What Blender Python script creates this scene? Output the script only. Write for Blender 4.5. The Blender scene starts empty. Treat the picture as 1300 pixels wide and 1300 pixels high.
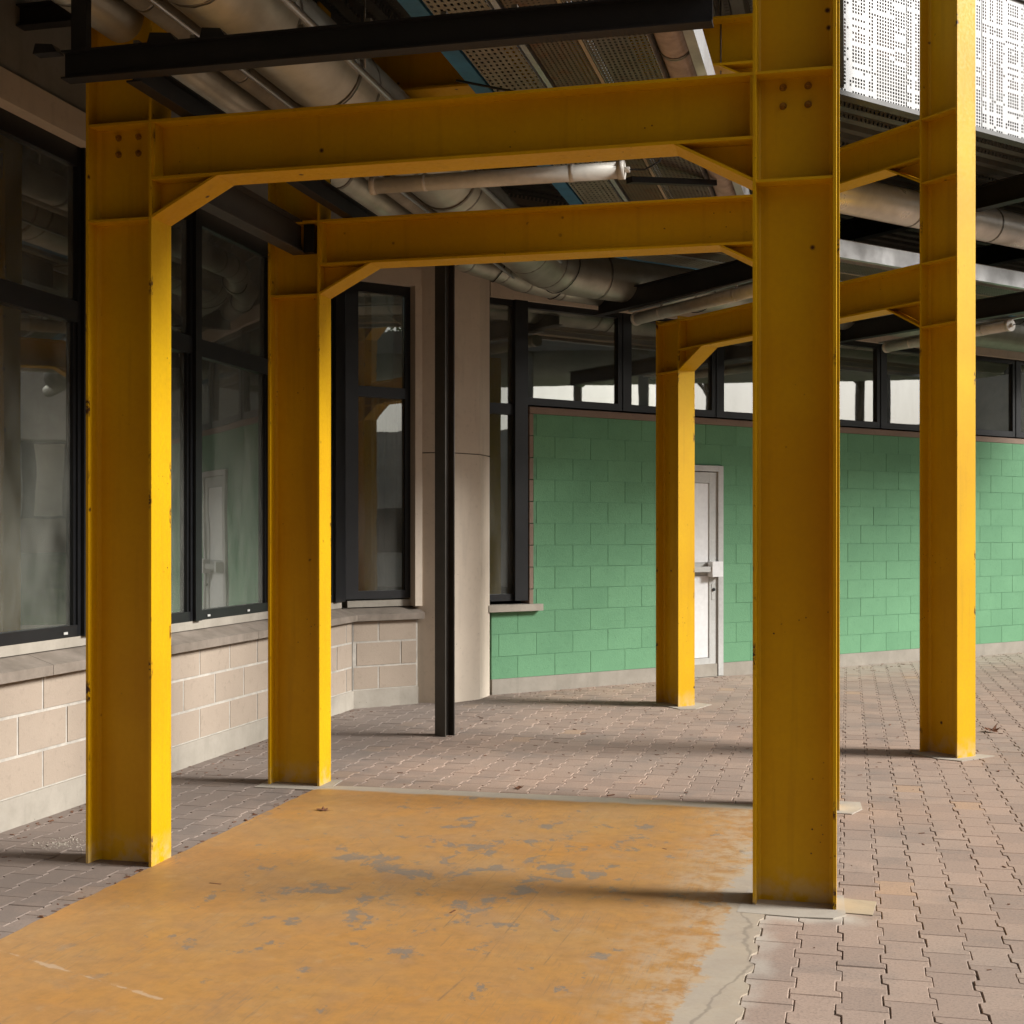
import bpy, bmesh, math, random
from mathutils import Vector, Matrix
R = math.radians
random.seed(7)
scn = bpy.context.scene
COL = scn.collection

# ------------------------------------------------------------------ camera
CAM = Vector((0, 0, 1.6)); YAW = 0.23
cam = bpy.data.cameras.new('camera'); cam_ob = bpy.data.objects.new('camera', cam)
COL.objects.link(cam_ob); scn.camera = cam_ob
cam_ob.location = CAM; cam_ob.rotation_euler = (R(90), 0, YAW)
cam.sensor_width = 36; cam.lens = 46.2
cam.shift_x = -0.0278; cam.shift_y = 0.0222
cam.clip_start = 0.05; cam.clip_end = 600
scn.render.resolution_x = 1024; scn.render.resolution_y = 1024

# ------------------------------------------------------------------ light
SUN_EL, SUN_AZ = R(31), R(4)          # direction towards the sun, azimuth from +X
w = bpy.data.worlds.new('World'); scn.world = w; w.use_nodes = True
nt = w.node_tree; nt.nodes.clear()
sky = nt.nodes.new('ShaderNodeTexSky'); sky.sky_type = 'NISHITA'; sky.sun_disc = False
sky.sun_elevation = SUN_EL; sky.sun_rotation = R(90) - SUN_AZ
sky.air_density = 1.0; sky.dust_density = 4.0; sky.ozone_density = 1.0
bg = nt.nodes.new('ShaderNodeBackground'); bg.inputs[1].default_value = 0.068
hsv = nt.nodes.new('ShaderNodeHueSaturation'); hsv.inputs['Saturation'].default_value = 0.35
wo = nt.nodes.new('ShaderNodeOutputWorld')
nt.links.new(sky.outputs[0], hsv.inputs['Color']); nt.links.new(hsv.outputs[0], bg.inputs[0]); nt.links.new(bg.outputs[0], wo.inputs[0])
sun = bpy.data.lights.new('sun', 'SUN'); sun.energy = 4.0; sun.angle = R(18); sun.color = (1, .975, .93)
sun_ob = bpy.data.objects.new('sun', sun); COL.objects.link(sun_ob)
sd = Vector((math.cos(SUN_EL) * math.cos(SUN_AZ), math.cos(SUN_EL) * math.sin(SUN_AZ), math.sin(SUN_EL)))
sun_ob.rotation_euler = sd.to_track_quat('Z', 'Y').to_euler(); sun_ob.location = sd * 40
vs = scn.view_settings; vs.view_transform = 'Standard'; vs.look = 'None'; vs.gamma = 1; vs.exposure = 0.64
vs.use_curve_mapping = False
cy = scn.cycles
cy.max_bounces = 8; cy.diffuse_bounces = 5; cy.glossy_bounces = 4; cy.transparent_max_bounces = 12
cy.sample_clamp_indirect = 6; cy.use_denoising = True; cy.caustics_reflective = False; cy.caustics_refractive = False

# ------------------------------------------------------------------ node helpers
class NG:
    def __init__(s, name):
        s.m = bpy.data.materials.new(name); s.m.use_nodes = True
        s.t = s.m.node_tree; s.t.nodes.clear()
        s.out = s.t.nodes.new('ShaderNodeOutputMaterial')
        s.p = s.t.nodes.new('ShaderNodeBsdfPrincipled')
        s.t.links.new(s.p.outputs[0], s.out.inputs[0])
    def n(s, kind, **kw):
        nd = s.t.nodes.new(kind)
        for k, v in kw.items(): setattr(nd, k, v)
        return nd
    def l(s, a, b): s.t.links.new(a, b)
    def setv(s, sock, v):
        if hasattr(v, 'is_output'): s.l(v, sock)
        else: sock.default_value = v
    def coord(s, kind='Object'): return s.n('ShaderNodeTexCoord').outputs[kind]
    def pos(s): return s.n('ShaderNodeNewGeometry').outputs['Position']
    def mapping(s, v, scale=(1, 1, 1), loc=(0, 0, 0), rot=(0, 0, 0)):
        m = s.n('ShaderNodeMapping'); s.l(v, m.inputs[0]); m.inputs['Scale'].default_value = scale
        m.inputs['Location'].default_value = loc; m.inputs['Rotation'].default_value = rot
        return m.outputs[0]
    def noise(s, v, scale, detail=4, rough=.55, dist=0):
        n = s.n('ShaderNodeTexNoise'); s.l(v, n.inputs['Vector']); n.inputs['Scale'].default_value = scale
        n.inputs['Detail'].default_value = detail; n.inputs['Roughness'].default_value = rough; n.inputs['Distortion'].default_value = dist
        return n.outputs[0]
    def vor(s, v, scale, feat='F1'):
        n = s.n('ShaderNodeTexVoronoi', feature=feat); s.l(v, n.inputs['Vector']); n.inputs['Scale'].default_value = scale
        return n.outputs['Distance']
    def ramp(s, v, a, b, lo=0., hi=1.):
        n = s.n('ShaderNodeMapRange'); s.setv(n.inputs[0], v)
        n.inputs[1].default_value = a; n.inputs[2].default_value = b; n.inputs[3].default_value = lo; n.inputs[4].default_value = hi
        return n.outputs[0]
    def mth(s, op, a, b=0., c=0.):
        n = s.n('ShaderNodeMath', operation=op); s.setv(n.inputs[0], a); s.setv(n.inputs[1], b)
        if op in ('MULTIPLY_ADD', 'SMOOTH_MIN', 'COMPARE'): s.setv(n.inputs[2], c)
        return n.outputs[0]
    def mix(s, f, a, b, mode='MIX'):
        n = s.n('ShaderNodeMix', data_type='RGBA', blend_type=mode)
        s.setv(n.inputs[0], f)
        for sock, v in ((n.inputs[6], a), (n.inputs[7], b)):
            if hasattr(v, 'is_output'): s.l(v, sock)
            else: sock.default_value = (*v, 1) if len(v) == 3 else v
        return n.outputs[2]
    def sep(s, v):
        n = s.n('ShaderNodeSeparateXYZ'); s.l(v, n.inputs[0]); return n.outputs
    def rnd(s): return s.n('ShaderNodeObjectInfo').outputs['Random']
    def bump(s, h, strength=.3, dist=.01):
        b = s.n('ShaderNodeBump'); s.l(h, b.inputs['Height']); b.inputs['Strength'].default_value = strength; b.inputs['Distance'].default_value = dist
        s.l(b.outputs[0], s.p.inputs['Normal'])
    def fin(s, col=None, rough=None, metal=0, spec=.5):
        if col is not None:
            if hasattr(col, 'is_output'): s.l(col, s.p.inputs['Base Color'])
            else: s.p.inputs['Base Color'].default_value = (*col, 1)
        if rough is not None: s.setv(s.p.inputs['Roughness'], rough)
        s.p.inputs['Metallic'].default_value = metal
        s.p.inputs['Specular IOR Level'].default_value = spec
        return s.m

def simple(name, col, rough=.6, metal=0, var=.25, scale=6, bump=.1, spec=.4, island=False):
    g = NG(name); v = g.pos()
    a = g.noise(v, scale, 6, .6)
    b = g.noise(v, scale * 9, 3)
    f = g.mth('ADD', g.ramp(a, .3, .7, 1 - var, 1 + var * .6), g.ramp(b, .3, .7, -.05, .05))
    if island:
        f = g.mth('MULTIPLY', f, g.ramp(g.rnd(), 0, 1, .84, 1.12))
    c = g.mix(1, col, (1, 1, 1), 'MULTIPLY')
    m = g.n('ShaderNodeVectorMath', operation='SCALE'); g.l(c, m.inputs[0]); g.l(f, m.inputs['Scale'])
    g.bump(b, bump, .004)
    return g.fin(m.outputs[0], rough, metal, spec)

def make_yellow():
    g = NG('yellow_paint'); v = g.pos()
    big = g.noise(v, 1.3, 4); fine = g.noise(v, 45, 3)
    streak = g.noise(g.mapping(v, (22, 22, .8)), 1, 4)
    c = g.mix(g.ramp(big, .3, .7), (.68, .405, .001), (.58, .31, .001))
    c = g.mix(g.ramp(streak, .55, .8, 0, .28), c, (.30, .15, .010))
    c = g.mix(g.ramp(fine, .35, .75, 0, .12), c, (.40, .22, .03))
    # small rust spots and chips
    d = g.vor(v, 5.5); e = g.noise(v, 7, 2)
    spot = g.mth('MULTIPLY', g.ramp(d, .085, .04), g.ramp(e, .49, .55))
    d2 = g.vor(v, 26); spot2 = g.mth('MULTIPLY', g.ramp(d2, .13, .07), g.ramp(g.noise(v, 3.1, 3), .58, .66))
    oc = g.coord('Object'); ox = g.sep(oc)[0]
    ed = g.mth('MINIMUM', g.mth('ABSOLUTE', ox), g.mth('ABSOLUTE', g.mth('SUBTRACT', ox, .352)))
    oy = g.sep(oc)[1]; edy = g.mth('MINIMUM', g.mth('ABSOLUTE', oy), g.mth('ABSOLUTE', g.mth('SUBTRACT', oy, .19)))
    ed = g.mth('MAXIMUM', ed, g.mth('MULTIPLY', edy, 1.6))
    chip = g.mth('MULTIPLY', g.ramp(g.vor(g.mapping(v, (7, 7, 4.2)), 1), .26, .15), g.ramp(ed, .03, .02))
    chip = g.mth('MULTIPLY', chip, g.ramp(g.noise(v, 34, 4, .7), .44, .56))
    wear = g.mth('MULTIPLY', g.ramp(g.noise(g.mapping(v, (60, 60, 14)), 1, 4, .7), .60, .68), g.ramp(ed, .006, .002))
    s = g.mth('MAXIMUM', g.mth('MAXIMUM', spot, spot2), g.mth('MAXIMUM', chip, g.mth('MULTIPLY', wear, .7)))
    c = g.mix(s, c, (.06, .022, .01))
    # worn paint just above the paving
    z = g.sep(v)[2]
    low = g.mth('MULTIPLY', g.ramp(z, .16, .0), g.ramp(g.noise(v, 14, 4), .42, .62))
    c = g.mix(g.mth('MULTIPLY', low, .55), c, (.55, .45, .3))
    g.bump(g.mth('SUBTRACT', g.mth('MULTIPLY', fine, .3), s), .25, .003)
    return g.fin(c, g.ramp(fine, .3, .7, .45, .62), 0, .22)

def make_concrete(name, a, b, sc=2.2, speck=.5, rough=.85):
    g = NG(name); v = g.pos()
    n1 = g.noise(v, sc, 7, .62); n2 = g.noise(v, sc * 14, 4, .6); n3 = g.noise(g.mapping(v, (6, 6, .7)), 1.5, 4)
    c = g.mix(g.ramp(n1, .3, .7), a, b)
    c = g.mix(g.ramp(n2, .55, .8, 0, .35), c, tuple(x * .6 for x in a))
    c = g.mix(g.ramp(n3, .55, .75, 0, .22), c, tuple(x * .55 for x in b))
    pit = g.mth('MULTIPLY', g.ramp(g.vor(v, 19), .09, .04), g.ramp(g.noise(v, 6, 2), .5, .6))
    c = g.mix(g.mth('MULTIPLY', pit, speck), c, (.05, .04, .03))
    g.bump(g.mth('SUBTRACT', n2, pit), .22, .004)
    return g.fin(c, rough, 0, .3)

def make_block(name, a, b, grime=.3, bumpy=.35):
    g = NG(name); v = g.pos(); r = g.rnd()
    n1 = g.noise(v, 3, 5); n2 = g.noise(v, 85, 3, .7); n3 = g.noise(v, 22, 4)
    c = g.mix(g.mth('ADD', g.ramp(n1, .3, .7, 0, .5), g.mth('MULTIPLY', r, .5)), a, b)
    c = g.mix(g.ramp(n2, .5, .75, 0, .3), c, tuple(x * .62 for x in a))
    c = g.mix(g.ramp(n3, .58, .75, 0, grime), c, tuple(x * .5 for x in b))
    sp = g.mth('MULTIPLY', g.ramp(g.vor(v, 16), .07, .03), g.ramp(g.noise(v, 5, 2), .52, .6))
    c = g.mix(sp, c, (.05, .035, .02))
    g.bump(g.mth('ADD', n2, g.mth('MULTIPLY', n3, .6)), bumpy, .004)
    return g.fin(c, .9, 0, .25)

def seg_dist(g, xy, ax, ay, bx, by):
    """distance in the ground plane from the point to a segment"""
    L = math.hypot(bx - ax, by - ay); ux, uy = (bx - ax) / L, (by - ay) / L
    dx = g.mth('SUBTRACT', xy[0], ax); dy = g.mth('SUBTRACT', xy[1], ay)
    al = g.mth('ADD', g.mth('MULTIPLY', dx, ux), g.mth('MULTIPLY', dy, uy))
    ac = g.mth('ABSOLUTE', g.mth('SUBTRACT', g.mth('MULTIPLY', dx, uy), g.mth('MULTIPLY', dy, ux)))
    over = g.mth('MAXIMUM', g.mth('SUBTRACT', al, L), g.mth('MULTIPLY', al, -1))
    return g.mth('ADD', ac, g.mth('MAXIMUM', over, 0.))

def make_paver():
    g = NG('paver_concrete'); v = g.pos()
    at = g.n('ShaderNodeAttribute'); at.attribute_name = 'tone'
    oi = g.n('ShaderNodeObjectInfo'); r = g.mth('ADD', at.outputs['Fac'], g.sep(oi.outputs['Color'])[0])
    n1 = g.noise(v, .55, 3); n2 = g.noise(v, 90, 3, .7); n3 = g.noise(v, 6, 5)
    c = g.mix(g.ramp(n1, .35, .65), (.40, .285, .22), (.345, .27, .22))
    c = g.mix(g.ramp(r, .15, .95, 0, .5), c, (.235, .18, .15))
    c = g.mix(g.ramp(g.noise(v, 1.9, 5, .65), .52, .68, 0, .5), c, (.20, .175, .155))
    c = g.mix(g.mth('MULTIPLY', g.ramp(r, .018, .01), .4), c, (.45, .28, .15))
    c = g.mix(g.ramp(n2, .48, .72, 0, .55), c, (.14, .11, .09))
    cem = seg_dist(g, g.sep(v), -.36, 5.60, .02, 5.62); cem = g.mth('MINIMUM', cem, seg_dist(g, g.sep(v), -.42, 4.2, -.38, 5.6))
    c = g.mix(g.mth('MULTIPLY', g.ramp(g.mth('ADD', cem, g.ramp(n3, .3, .7, -.05, .05)), .13, .0), .8), c, (.46, .42, .36))
    c = g.mix(g.ramp(n2, .42, .2, 0, .25), c, (.52, .44, .37))
    c = g.mix(g.ramp(n3, .55, .8, 0, .4), c, (.21, .17, .145))
    xyz = g.sep(v)
    # pale cement dust against the green wall and along the other walls
    o = g.mth('SUBTRACT', g.mth('MULTIPLY', g.mth('ADD', xyz[0], 2.257), .7348), g.mth('MULTIPLY', g.mth('SUBTRACT', xyz[1], 14.), .6782))
    dust = g.mth('MULTIPLY', g.ramp(g.mth('ADD', o, g.ramp(n3, .3, .7, -.45, .45)), 1.3, .55), .6)
    dust = g.mth('MULTIPLY', dust, g.ramp(xyz[0], -1.8, -.3))
    c = g.mix(dust, c, (.37, .32, .27))
    # pavers blend to a darker grey towards the left wall
    dirt = g.mth('MULTIPLY', g.ramp(g.mth('ADD', xyz[0], g.ramp(n3, .3, .7, -.3, .3)), -2.6, -3.6), .75)
    c = g.mix(dirt, c, (.16, .135, .12))
    g.bump(n2, .3, .003)
    return g.fin(c, .88, 0, .25)

def make_slab():
    g = NG('painted_floor'); v = g.pos(); xyz = g.sep(v)
    wob = g.n('ShaderNodeTexNoise'); g.l(v, wob.inputs['Vector']); wob.inputs['Scale'].default_value = 1.6; wob.inputs['Detail'].default_value = 5
    n1 = g.noise(v, 1.1, 6, .6); n2 = g.noise(v, 5, 7, .68, .4); n3 = g.noise(v, 60, 4, .7)
    st = g.noise(g.mapping(v, (1.7, 1.35, 1), rot=(0, 0, R(25))), 3.0, 9, .74, .3)
    c = g.mix(g.ramp(n1, .3, .7), (.46, .215, .048), (.41, .24, .095))
    c = g.mix(g.ramp(n2, .42, .72, 0, .6), c, (.29, .165, .08))
    # brushed, thinned paint towards the middle
    cx = g.mth('MULTIPLY', g.mth('ADD', xyz[0], 1.75), .8); cyy = g.mth('MULTIPLY', g.mth('SUBTRACT', xyz[1], 6.1), .62)
    rr = g.mth('SQRT', g.mth('ADD', g.mth('MULTIPLY', cx, cx), g.mth('MULTIPLY', cyy, cyy)))
    mid = g.ramp(rr, 1.15, .25)
    c = g.mix(g.mth('MULTIPLY', g.ramp(g.noise(v, 2.6, 6, .7), .45, .7, 0, .5), mid), c, (.34, .235, .15))
    # flaked patches down to grey concrete
    pat = g.mth('ADD', st, g.mth('MULTIPLY', mid, .075))
    fl = g.ramp(pat, .612, .624)
    fl = g.mth('MULTIPLY', fl, g.ramp(rr, 1.5, 1.2))
    c = g.mix(g.ramp(g.noise(v, 13, 8, .75), .46, .66, 0, .45), c, (.27, .15, .055))
    c = g.mix(g.ramp(g.noise(v, 8, 8, .75), .56, .72, 0, .5), c, (.44, .31, .18))
    c = g.mix(g.mth('MULTIPLY', fl, g.ramp(n3, .3, .6, .55, .9)), c, (.185, .165, .14))
    # scuffs
    sc = g.mth('MULTIPLY', g.ramp(g.noise(g.mapping(v, (38, 3, 1), rot=(0, 0, R(35))), 1.2, 4, .7), .60, .68), .38)
    c = g.mix(sc, c, (.17, .12, .08))
    sc2 = g.mth('MULTIPLY', g.ramp(g.noise(g.mapping(v, (3, 42, 1), rot=(0, 0, R(-12))), 1.3, 4, .7), .61, .69), .32)
    c = g.mix(sc2, c, (.2, .14, .1))
    for ang, th_ in ((62, .60), (12, .62), (-40, .615)):
        ln = g.ramp(g.noise(g.mapping(v, (150, 4, 1), rot=(0, 0, R(ang))), 1, 3, .6), th_, th_ + .04)
        c = g.mix(g.mth('MULTIPLY', g.mth('MULTIPLY', ln, g.ramp(g.noise(v, 2.1, 4, .7), .46, .6)), .5), c, (.19, .15, .11))
    # drag marks of furniture
    for a in ((-1.355, 6.4, -1.333, 4.78, .004), (-1.345, 4.55, -1.368, 4.30, .006), (-1.62, 6.0, -1.60, 5.1, .003),
              (-1.80, 6.3, -1.86, 5.5, .003), (-1.08, 5.3, -1.1, 4.75, .003), (-2.5, 6.6, -2.2, 6.1, .003), (-1.5, 7.1, -1.46, 6.2, .002)):
        d = g.mth('ADD', seg_dist(g, xyz, *a[:4]), g.ramp(n2, .3, .7, -.003, .005))
        c = g.mix(g.mth('MULTIPLY', g.ramp(d, a[4] * 1.2, a[4] * .2), g.ramp(n3, .35, .5, .15, .6)), c, (.13, .10, .08))
    d = seg_dist(g, xyz, -3.2, 4.45, -2.3, 4.1)
    c = g.mix(g.mth('MULTIPLY', g.ramp(g.mth('ADD', d, g.ramp(n2, .3, .7, -.02, .02)), .005, .001), .4), c, (.55, .46, .37))
    # paint stops short of the edges: bare concrete border at the back and the right
    wv = g.ramp(wob.outputs[0], .3, .7, -.09, .09); wv2 = g.ramp(n2, .3, .7, -.035, .035)
    eb = g.mth('ADD', xyz[1], g.mth('MULTIPLY', wv2, .7))
    back = g.ramp(eb, 7.69, 7.735)
    er0 = g.mth('ADD', g.mth('ADD', xyz[0], g.mth('MULTIPLY', wv, 1.0)), g.mth('MULTIPLY', wv2, .35))
    er = g.mth('ADD', g.mth('ADD', xyz[0], wv), wv2)
    # the paint edge drifts inward towards the camera
    er = g.mth('ADD', er, g.mth('MULTIPLY', g.ramp(xyz[1], 5.4, 4.6), .06))
    er = g.mth('ADD', er, g.ramp(g.noise(v, 22, 5, .7), .3, .7, -.03, .03))
    right = g.mth('MULTIPLY', g.ramp(er, -.505, -.49), .9)
    thin = g.mth('MULTIPLY', g.ramp(er, -.88, -.50, 0, .8), g.ramp(g.noise(v, 9, 7, .75), .42, .56))
    c = g.mix(thin, c, (.46, .36, .25))
    bare = g.mix(g.ramp(n2, .3, .7), (.44, .38, .30), (.36, .315, .26))
    c = g.mix(g.mth('MAXIMUM', back, right), c, bare)
    # cracked edge line of the screed patch
    cr = g.mth('MULTIPLY', g.ramp(g.mth('ABSOLUTE', g.mth('ADD', er0, .43)), .010, .003), g.ramp(xyz[1], 5.75, 5.55))
    c = g.mix(g.mth('MULTIPLY', cr, .55), c, (.2, .17, .14))
    # specks of dirt
    sp = g.mth('MULTIPLY', g.ramp(g.vor(v, 8), .03, .012), g.ramp(g.noise(v, 3, 2), .45, .55))
    c = g.mix(sp, c, (.06, .04, .03))
    c = g.mix(g.ramp(n3, .5, .75, 0, .12), c, (.2, .13, .08))
    g.bump(g.mth('SUBTRACT', g.mth('MULTIPLY', n3, .4), fl), .25, .003)
    return g.fin(c, g.ramp(n2, .3, .7, .42, .62), 0, .4)

def make_glass(name='window_glass', refl=.15, tint=(.62, .66, .62), dust=.11, wav=.03):
    g = NG(name); g.t.nodes.remove(g.p); v = g.pos()
    tr = g.n('ShaderNodeBsdfTransparent'); tr.inputs[0].default_value = (*tint, 1)
    gl = g.n('ShaderNodeBsdfGlossy'); gl.inputs['Roughness'].default_value = .012; gl.inputs[0].default_value = (.93, .95, .93, 1)
    wv = g.noise(v, 1.1, 2); b = g.n('ShaderNodeBump'); g.l(wv, b.inputs['Height']); b.inputs['Strength'].default_value = wav; b.inputs['Distance'].default_value = .05
    g.l(b.outputs[0], gl.inputs['Normal'])
    df = g.n('ShaderNodeBsdfDiffuse'); df.inputs[0].default_value = (.42, .42, .38, 1)
    lw = g.n('ShaderNodeLayerWeight'); lw.inputs[0].default_value = .35
    m1 = g.n('ShaderNodeMixShader'); g.l(g.ramp(lw.outputs['Fresnel'], 0, 1, refl, 1.), m1.inputs[0]); g.l(tr.outputs[0], m1.inputs[1]); g.l(gl.outputs[0], m1.inputs[2])
    m2 = g.n('ShaderNodeMixShader')
    n = g.noise(g.mapping(v, (1, 1, .35)), 3, 5, .65)
    g.l(g.ramp(n, .35, .75, dust * .4, dust * 2.4), m2.inputs[0]); g.l(m1.outputs[0], m2.inputs[1]); g.l(df.outputs[0], m2.inputs[2])
    g.l(m2.outputs[0], g.out.inputs[0])
    return g.m

def make_perf(name, col, px, py, fx, fy, rust=0., metal=.6, coords='Object', clusters=False, rough=.45):
    """sheet metal with a grid of punched openings: px,py pitch along the sheet's own x,y"""
    g = NG(name); v = g.coord(coords) if coords != 'UV' else g.n('ShaderNodeUVMap').outputs[0]
    xyz = g.sep(v)
    ux = g.mth('FRACT', g.mth('MULTIPLY', xyz[0], 1 / px)); uy = g.mth('FRACT', g.mth('MULTIPLY', xyz[1], 1 / py))
    hx = g.mth('LESS_THAN', g.mth('ABSOLUTE', g.mth('SUBTRACT', ux, .5)), fx / 2)
    hy = g.mth('LESS_THAN', g.mth('ABSOLUTE', g.mth('SUBTRACT', uy, .5)), fy / 2)
    hole = g.mth('MULTIPLY', hx, hy)
    if clusters:
        ix = g.mth('FLOOR', g.mth('MULTIPLY', xyz[0], 1 / px)); iy = g.mth('FLOOR', g.mth('MULTIPLY', xyz[1], 1 / py))
        # bands of columns, groups of rows: low-frequency comb in each direction plus scattered extra openings
        cxn = g.n('ShaderNodeCombineXYZ'); g.l(ix, cxn.inputs[0])
        wx = g.n('ShaderNodeTexNoise', noise_dimensions='1D'); g.l(g.mth('MULTIPLY', ix, .33), wx.inputs['W']); wx.inputs['Detail'].default_value = 0
        bx = g.mth('GREATER_THAN', wx.outputs[0], .43)
        wy = g.n('ShaderNodeTexNoise', noise_dimensions='2D'); cw = g.n('ShaderNodeCombineXYZ'); g.l(g.mth('MULTIPLY', g.mth('FLOOR', g.mth('MULTIPLY', ix, 1 / 9)), 3.7), cw.inputs[0]); g.l(g.mth('MULTIPLY', iy, .30), cw.inputs[1])
        g.l(cw.outputs[0], wy.inputs['Vector']); wy.inputs['Detail'].default_value = 0
        by = g.mth('GREATER_THAN', wy.outputs[0], .36)
        wn = g.n('ShaderNodeTexNoise', noise_dimensions='3D'); cb = g.n('ShaderNodeCombineXYZ'); g.l(g.mth('MULTIPLY', ix, .21), cb.inputs[0]); g.l(g.mth('MULTIPLY', iy, .12), cb.inputs[1])
        g.l(cb.outputs[0], wn.inputs['Vector']); wn.inputs['Detail'].default_value = 1
        dense = g.mth('GREATER_THAN', wn.outputs[0], .64)
        rw = g.n('ShaderNodeTexWhiteNoise', noise_dimensions='2D'); c2 = g.n('ShaderNodeCombineXYZ'); g.l(ix, c2.inputs[0]); g.l(iy, c2.inputs[1]); g.l(c2.outputs[0], rw.inputs['Vector'])
        keep = g.mth('GREATER_THAN', rw.outputs[0], .02)
        on = g.mth('MAXIMUM', g.mth('MULTIPLY', g.mth('MULTIPLY', bx, by), keep), dense)
        hole = g.mth('MULTIPLY', hole, on)
    p = g.pos(); n = g.noise(p, 6, 5)
    c = g.mix(g.ramp(n, .35, .7), col, tuple(x * .72 for x in col))
    if rust: c = g.mix(g.ramp(g.noise(p, 14, 5, .7), .5, .68, 0, rust), c, (.16, .06, .02))
    tr = g.n('ShaderNodeBsdfTransparent'); mx = g.n('ShaderNodeMixShader')
    g.fin(c, rough, metal); g.l(hole, mx.inputs[0]); g.l(g.p.outputs[0], mx.inputs[1]); g.l(tr.outputs[0], mx.inputs[2]); g.l(mx.outputs[0], g.out.inputs[0])
    return g.m

def make_metal(name, col, rough=.35, rust=0., metal=1., scale=3):
    g = NG(name); v = g.pos()
    n = g.noise(v, scale, 6, .6); n2 = g.noise(g.mapping(v, (8, 8, 30)), 1, 3)
    c = g.mix(g.ramp(n, .3, .7), col, tuple(x * .66 for x in col))
    if rust: c = g.mix(g.ramp(g.noise(v, 18, 5, .7), .56, .7, 0, rust), c, (.12, .05, .02))
    g.bump(n, .35, .01)
    return g.fin(c, g.ramp(n, .3, .7, rough * .75, rough * 1.3), metal)

M = {}
M['yellow'] = make_yellow()
M['slab'] = make_slab()
M['paver'] = make_paver()
M['joint'] = simple('joint_sand', (.15, .12, .095), .95, scale=12, bump=.4)
M['cream'] = make_concrete('cream_render', (.66, .575, .47), (.58, .50, .41), 1.5, .7)
M['concrete'] = make_concrete('grey_concrete', (.37, .335, .285), (.27, .245, .205), 3.5, .6)
M['sill'] = make_concrete('weathered_sill', (.25, .21, .175), (.15, .125, .10), 6, .6)
M['fresh'] = make_concrete('pale_cement', (.43, .39, .33), (.35, .31, .26), 5, .3)
M['sandy'] = make_concrete('sandy_cement', (.42, .35, .25), (.36, .30, .22), 5, .3)
M['wallconc'] = make_concrete('shuttered_concrete', (.27, .255, .225), (.20, .19, .165), 1.8, .6)
M['brown'] = make_block('brown_block_edge', (.30, .22, .17), (.23, .165, .13))
M['block'] = make_block('cream_block', (.36, .295, .235), (.30, .245, .195), .28)
M['darkbrick'] = make_block('dark_brown_brick', (.12, .07, .05), (.09, .055, .04))
M['mortar'] = simple('pale_mortar', (.43, .40, .355), .95, scale=9, bump=.3)
M['green'] = make_block('green_painted_block', (.165, .355, .20), (.132, .295, .165), .2, .8)
M['greenj'] = simple('green_painted_joint', (.13, .295, .17), .9, scale=9, bump=.3)
M['black'] = simple('black_frame_paint', (.010, .0105, .012), .38, scale=8, bump=.05, spec=.45)
M['blacksteel'] = simple('black_steel_paint', (.012, .0115, .012), .5, scale=8, bump=.15)
M['darksteel'] = simple('dark_grey_steel_paint', (.055, .05, .042), .5, scale=5, bump=.15)
M['glass'] = make_glass()
M['glass2'] = make_glass('upper_glass', .26, (.7, .72, .68), .05, .008)
M['clad'] = make_metal('aluminium_pipe_cladding', (.52, .50, .42), .42, metal=.7)
M['silver'] = make_metal('bright_pipe_cladding', (.80, .79, .76), .34, metal=.45)
M['wrap'] = simple('grey_beige_pipe_wrap', (.33, .30, .24), .6, scale=4, bump=.3)
M['pinkwrap'] = simple('pinkish_pipe_wrap', (.42, .32, .26), .65, scale=14, bump=.6)
M['galv'] = make_metal('galvanised_steel', (.66, .67, .68), .38, metal=.7)
M['band'] = make_metal('pipe_band', (.30, .27, .23), .4)
M['wire'] = simple('black_wire', (.012, .012, .012), .6)
M['blue'] = simple('blue_painted_tray', (.035, .16, .30), .5, scale=6, bump=.1)
M['deckdark'] = make_perf('perforated_deck_metal', (.13, .125, .105), .05, .05, .42, .5, .25, .5, rough=.55)
M['deckweb'] = make_metal('ribbed_deck_metal', (.13, .125, .105), .55, .2, .5)
M['tray1'] = make_perf('galvanised_perforated_tray', (.30, .27, .21), .034, .056, .42, .52, .3, .4)
M['tray2'] = make_perf('rusty_perforated_tray', (.17, .125, .08), .026, .03, .40, .5, .9, .4)
M['tray3'] = make_perf('dark_perforated_tray', (.16, .14, .115), .028, .04, .5, .5, .4, .4)
M['screen'] = make_perf('perforated_white_sheet', (.42, .425, .43), .030, .0265, .60, .68, 0, 0, clusters=True, rough=.4)
M['rib'] = simple('roof_trim_metal', (.07, .068, .065), .5)
M['tube'] = simple('light_tube_plastic', (.60, .57, .51), .45, scale=3, bump=.03)
M['cap'] = simple('light_end_plastic', (.62, .58, .52), .4)
M['doorw'] = simple('white_door_paint', (.76, .76, .76), .35, var=.06, scale=2, bump=.04)
M['alu'] = simple('grey_aluminium_paint', (.50, .50, .48), .4, var=.12, scale=4, bump=.05)
M['bolt'] = simple('bolt_paint', (.28, .13, .004), .5)
M['leaf'] = simple('dry_leaf', (.16, .065, .03), .8, var=.5, scale=40)
M['grass'] = simple('lawn', (.06, .11, .025), .95, var=.5, scale=3)
M['asphalt'] = simple('court_paving', (.075, .08, .05), .9, scale=2)
M['inwall'] = simple('interior_plaster', (.30, .29, .24), .8, scale=2)
M['infloor'] = simple('interior_floor', (.16, .15, .12), .5, scale=2)
M['roofwhite'] = simple('pale_facade', (.85, .82, .75), .8, scale=1)
M['foliage'] = simple('tree_leaves', (.10, .18, .04), .7, var=.6, scale=3, island=False)
M['bark'] = simple('tree_bark', (.10, .075, .055), .9, scale=9, bump=.6)
M['curtain'] = simple('grey_curtain_cloth', (.62, .60, .55), .8, scale=3)

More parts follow.
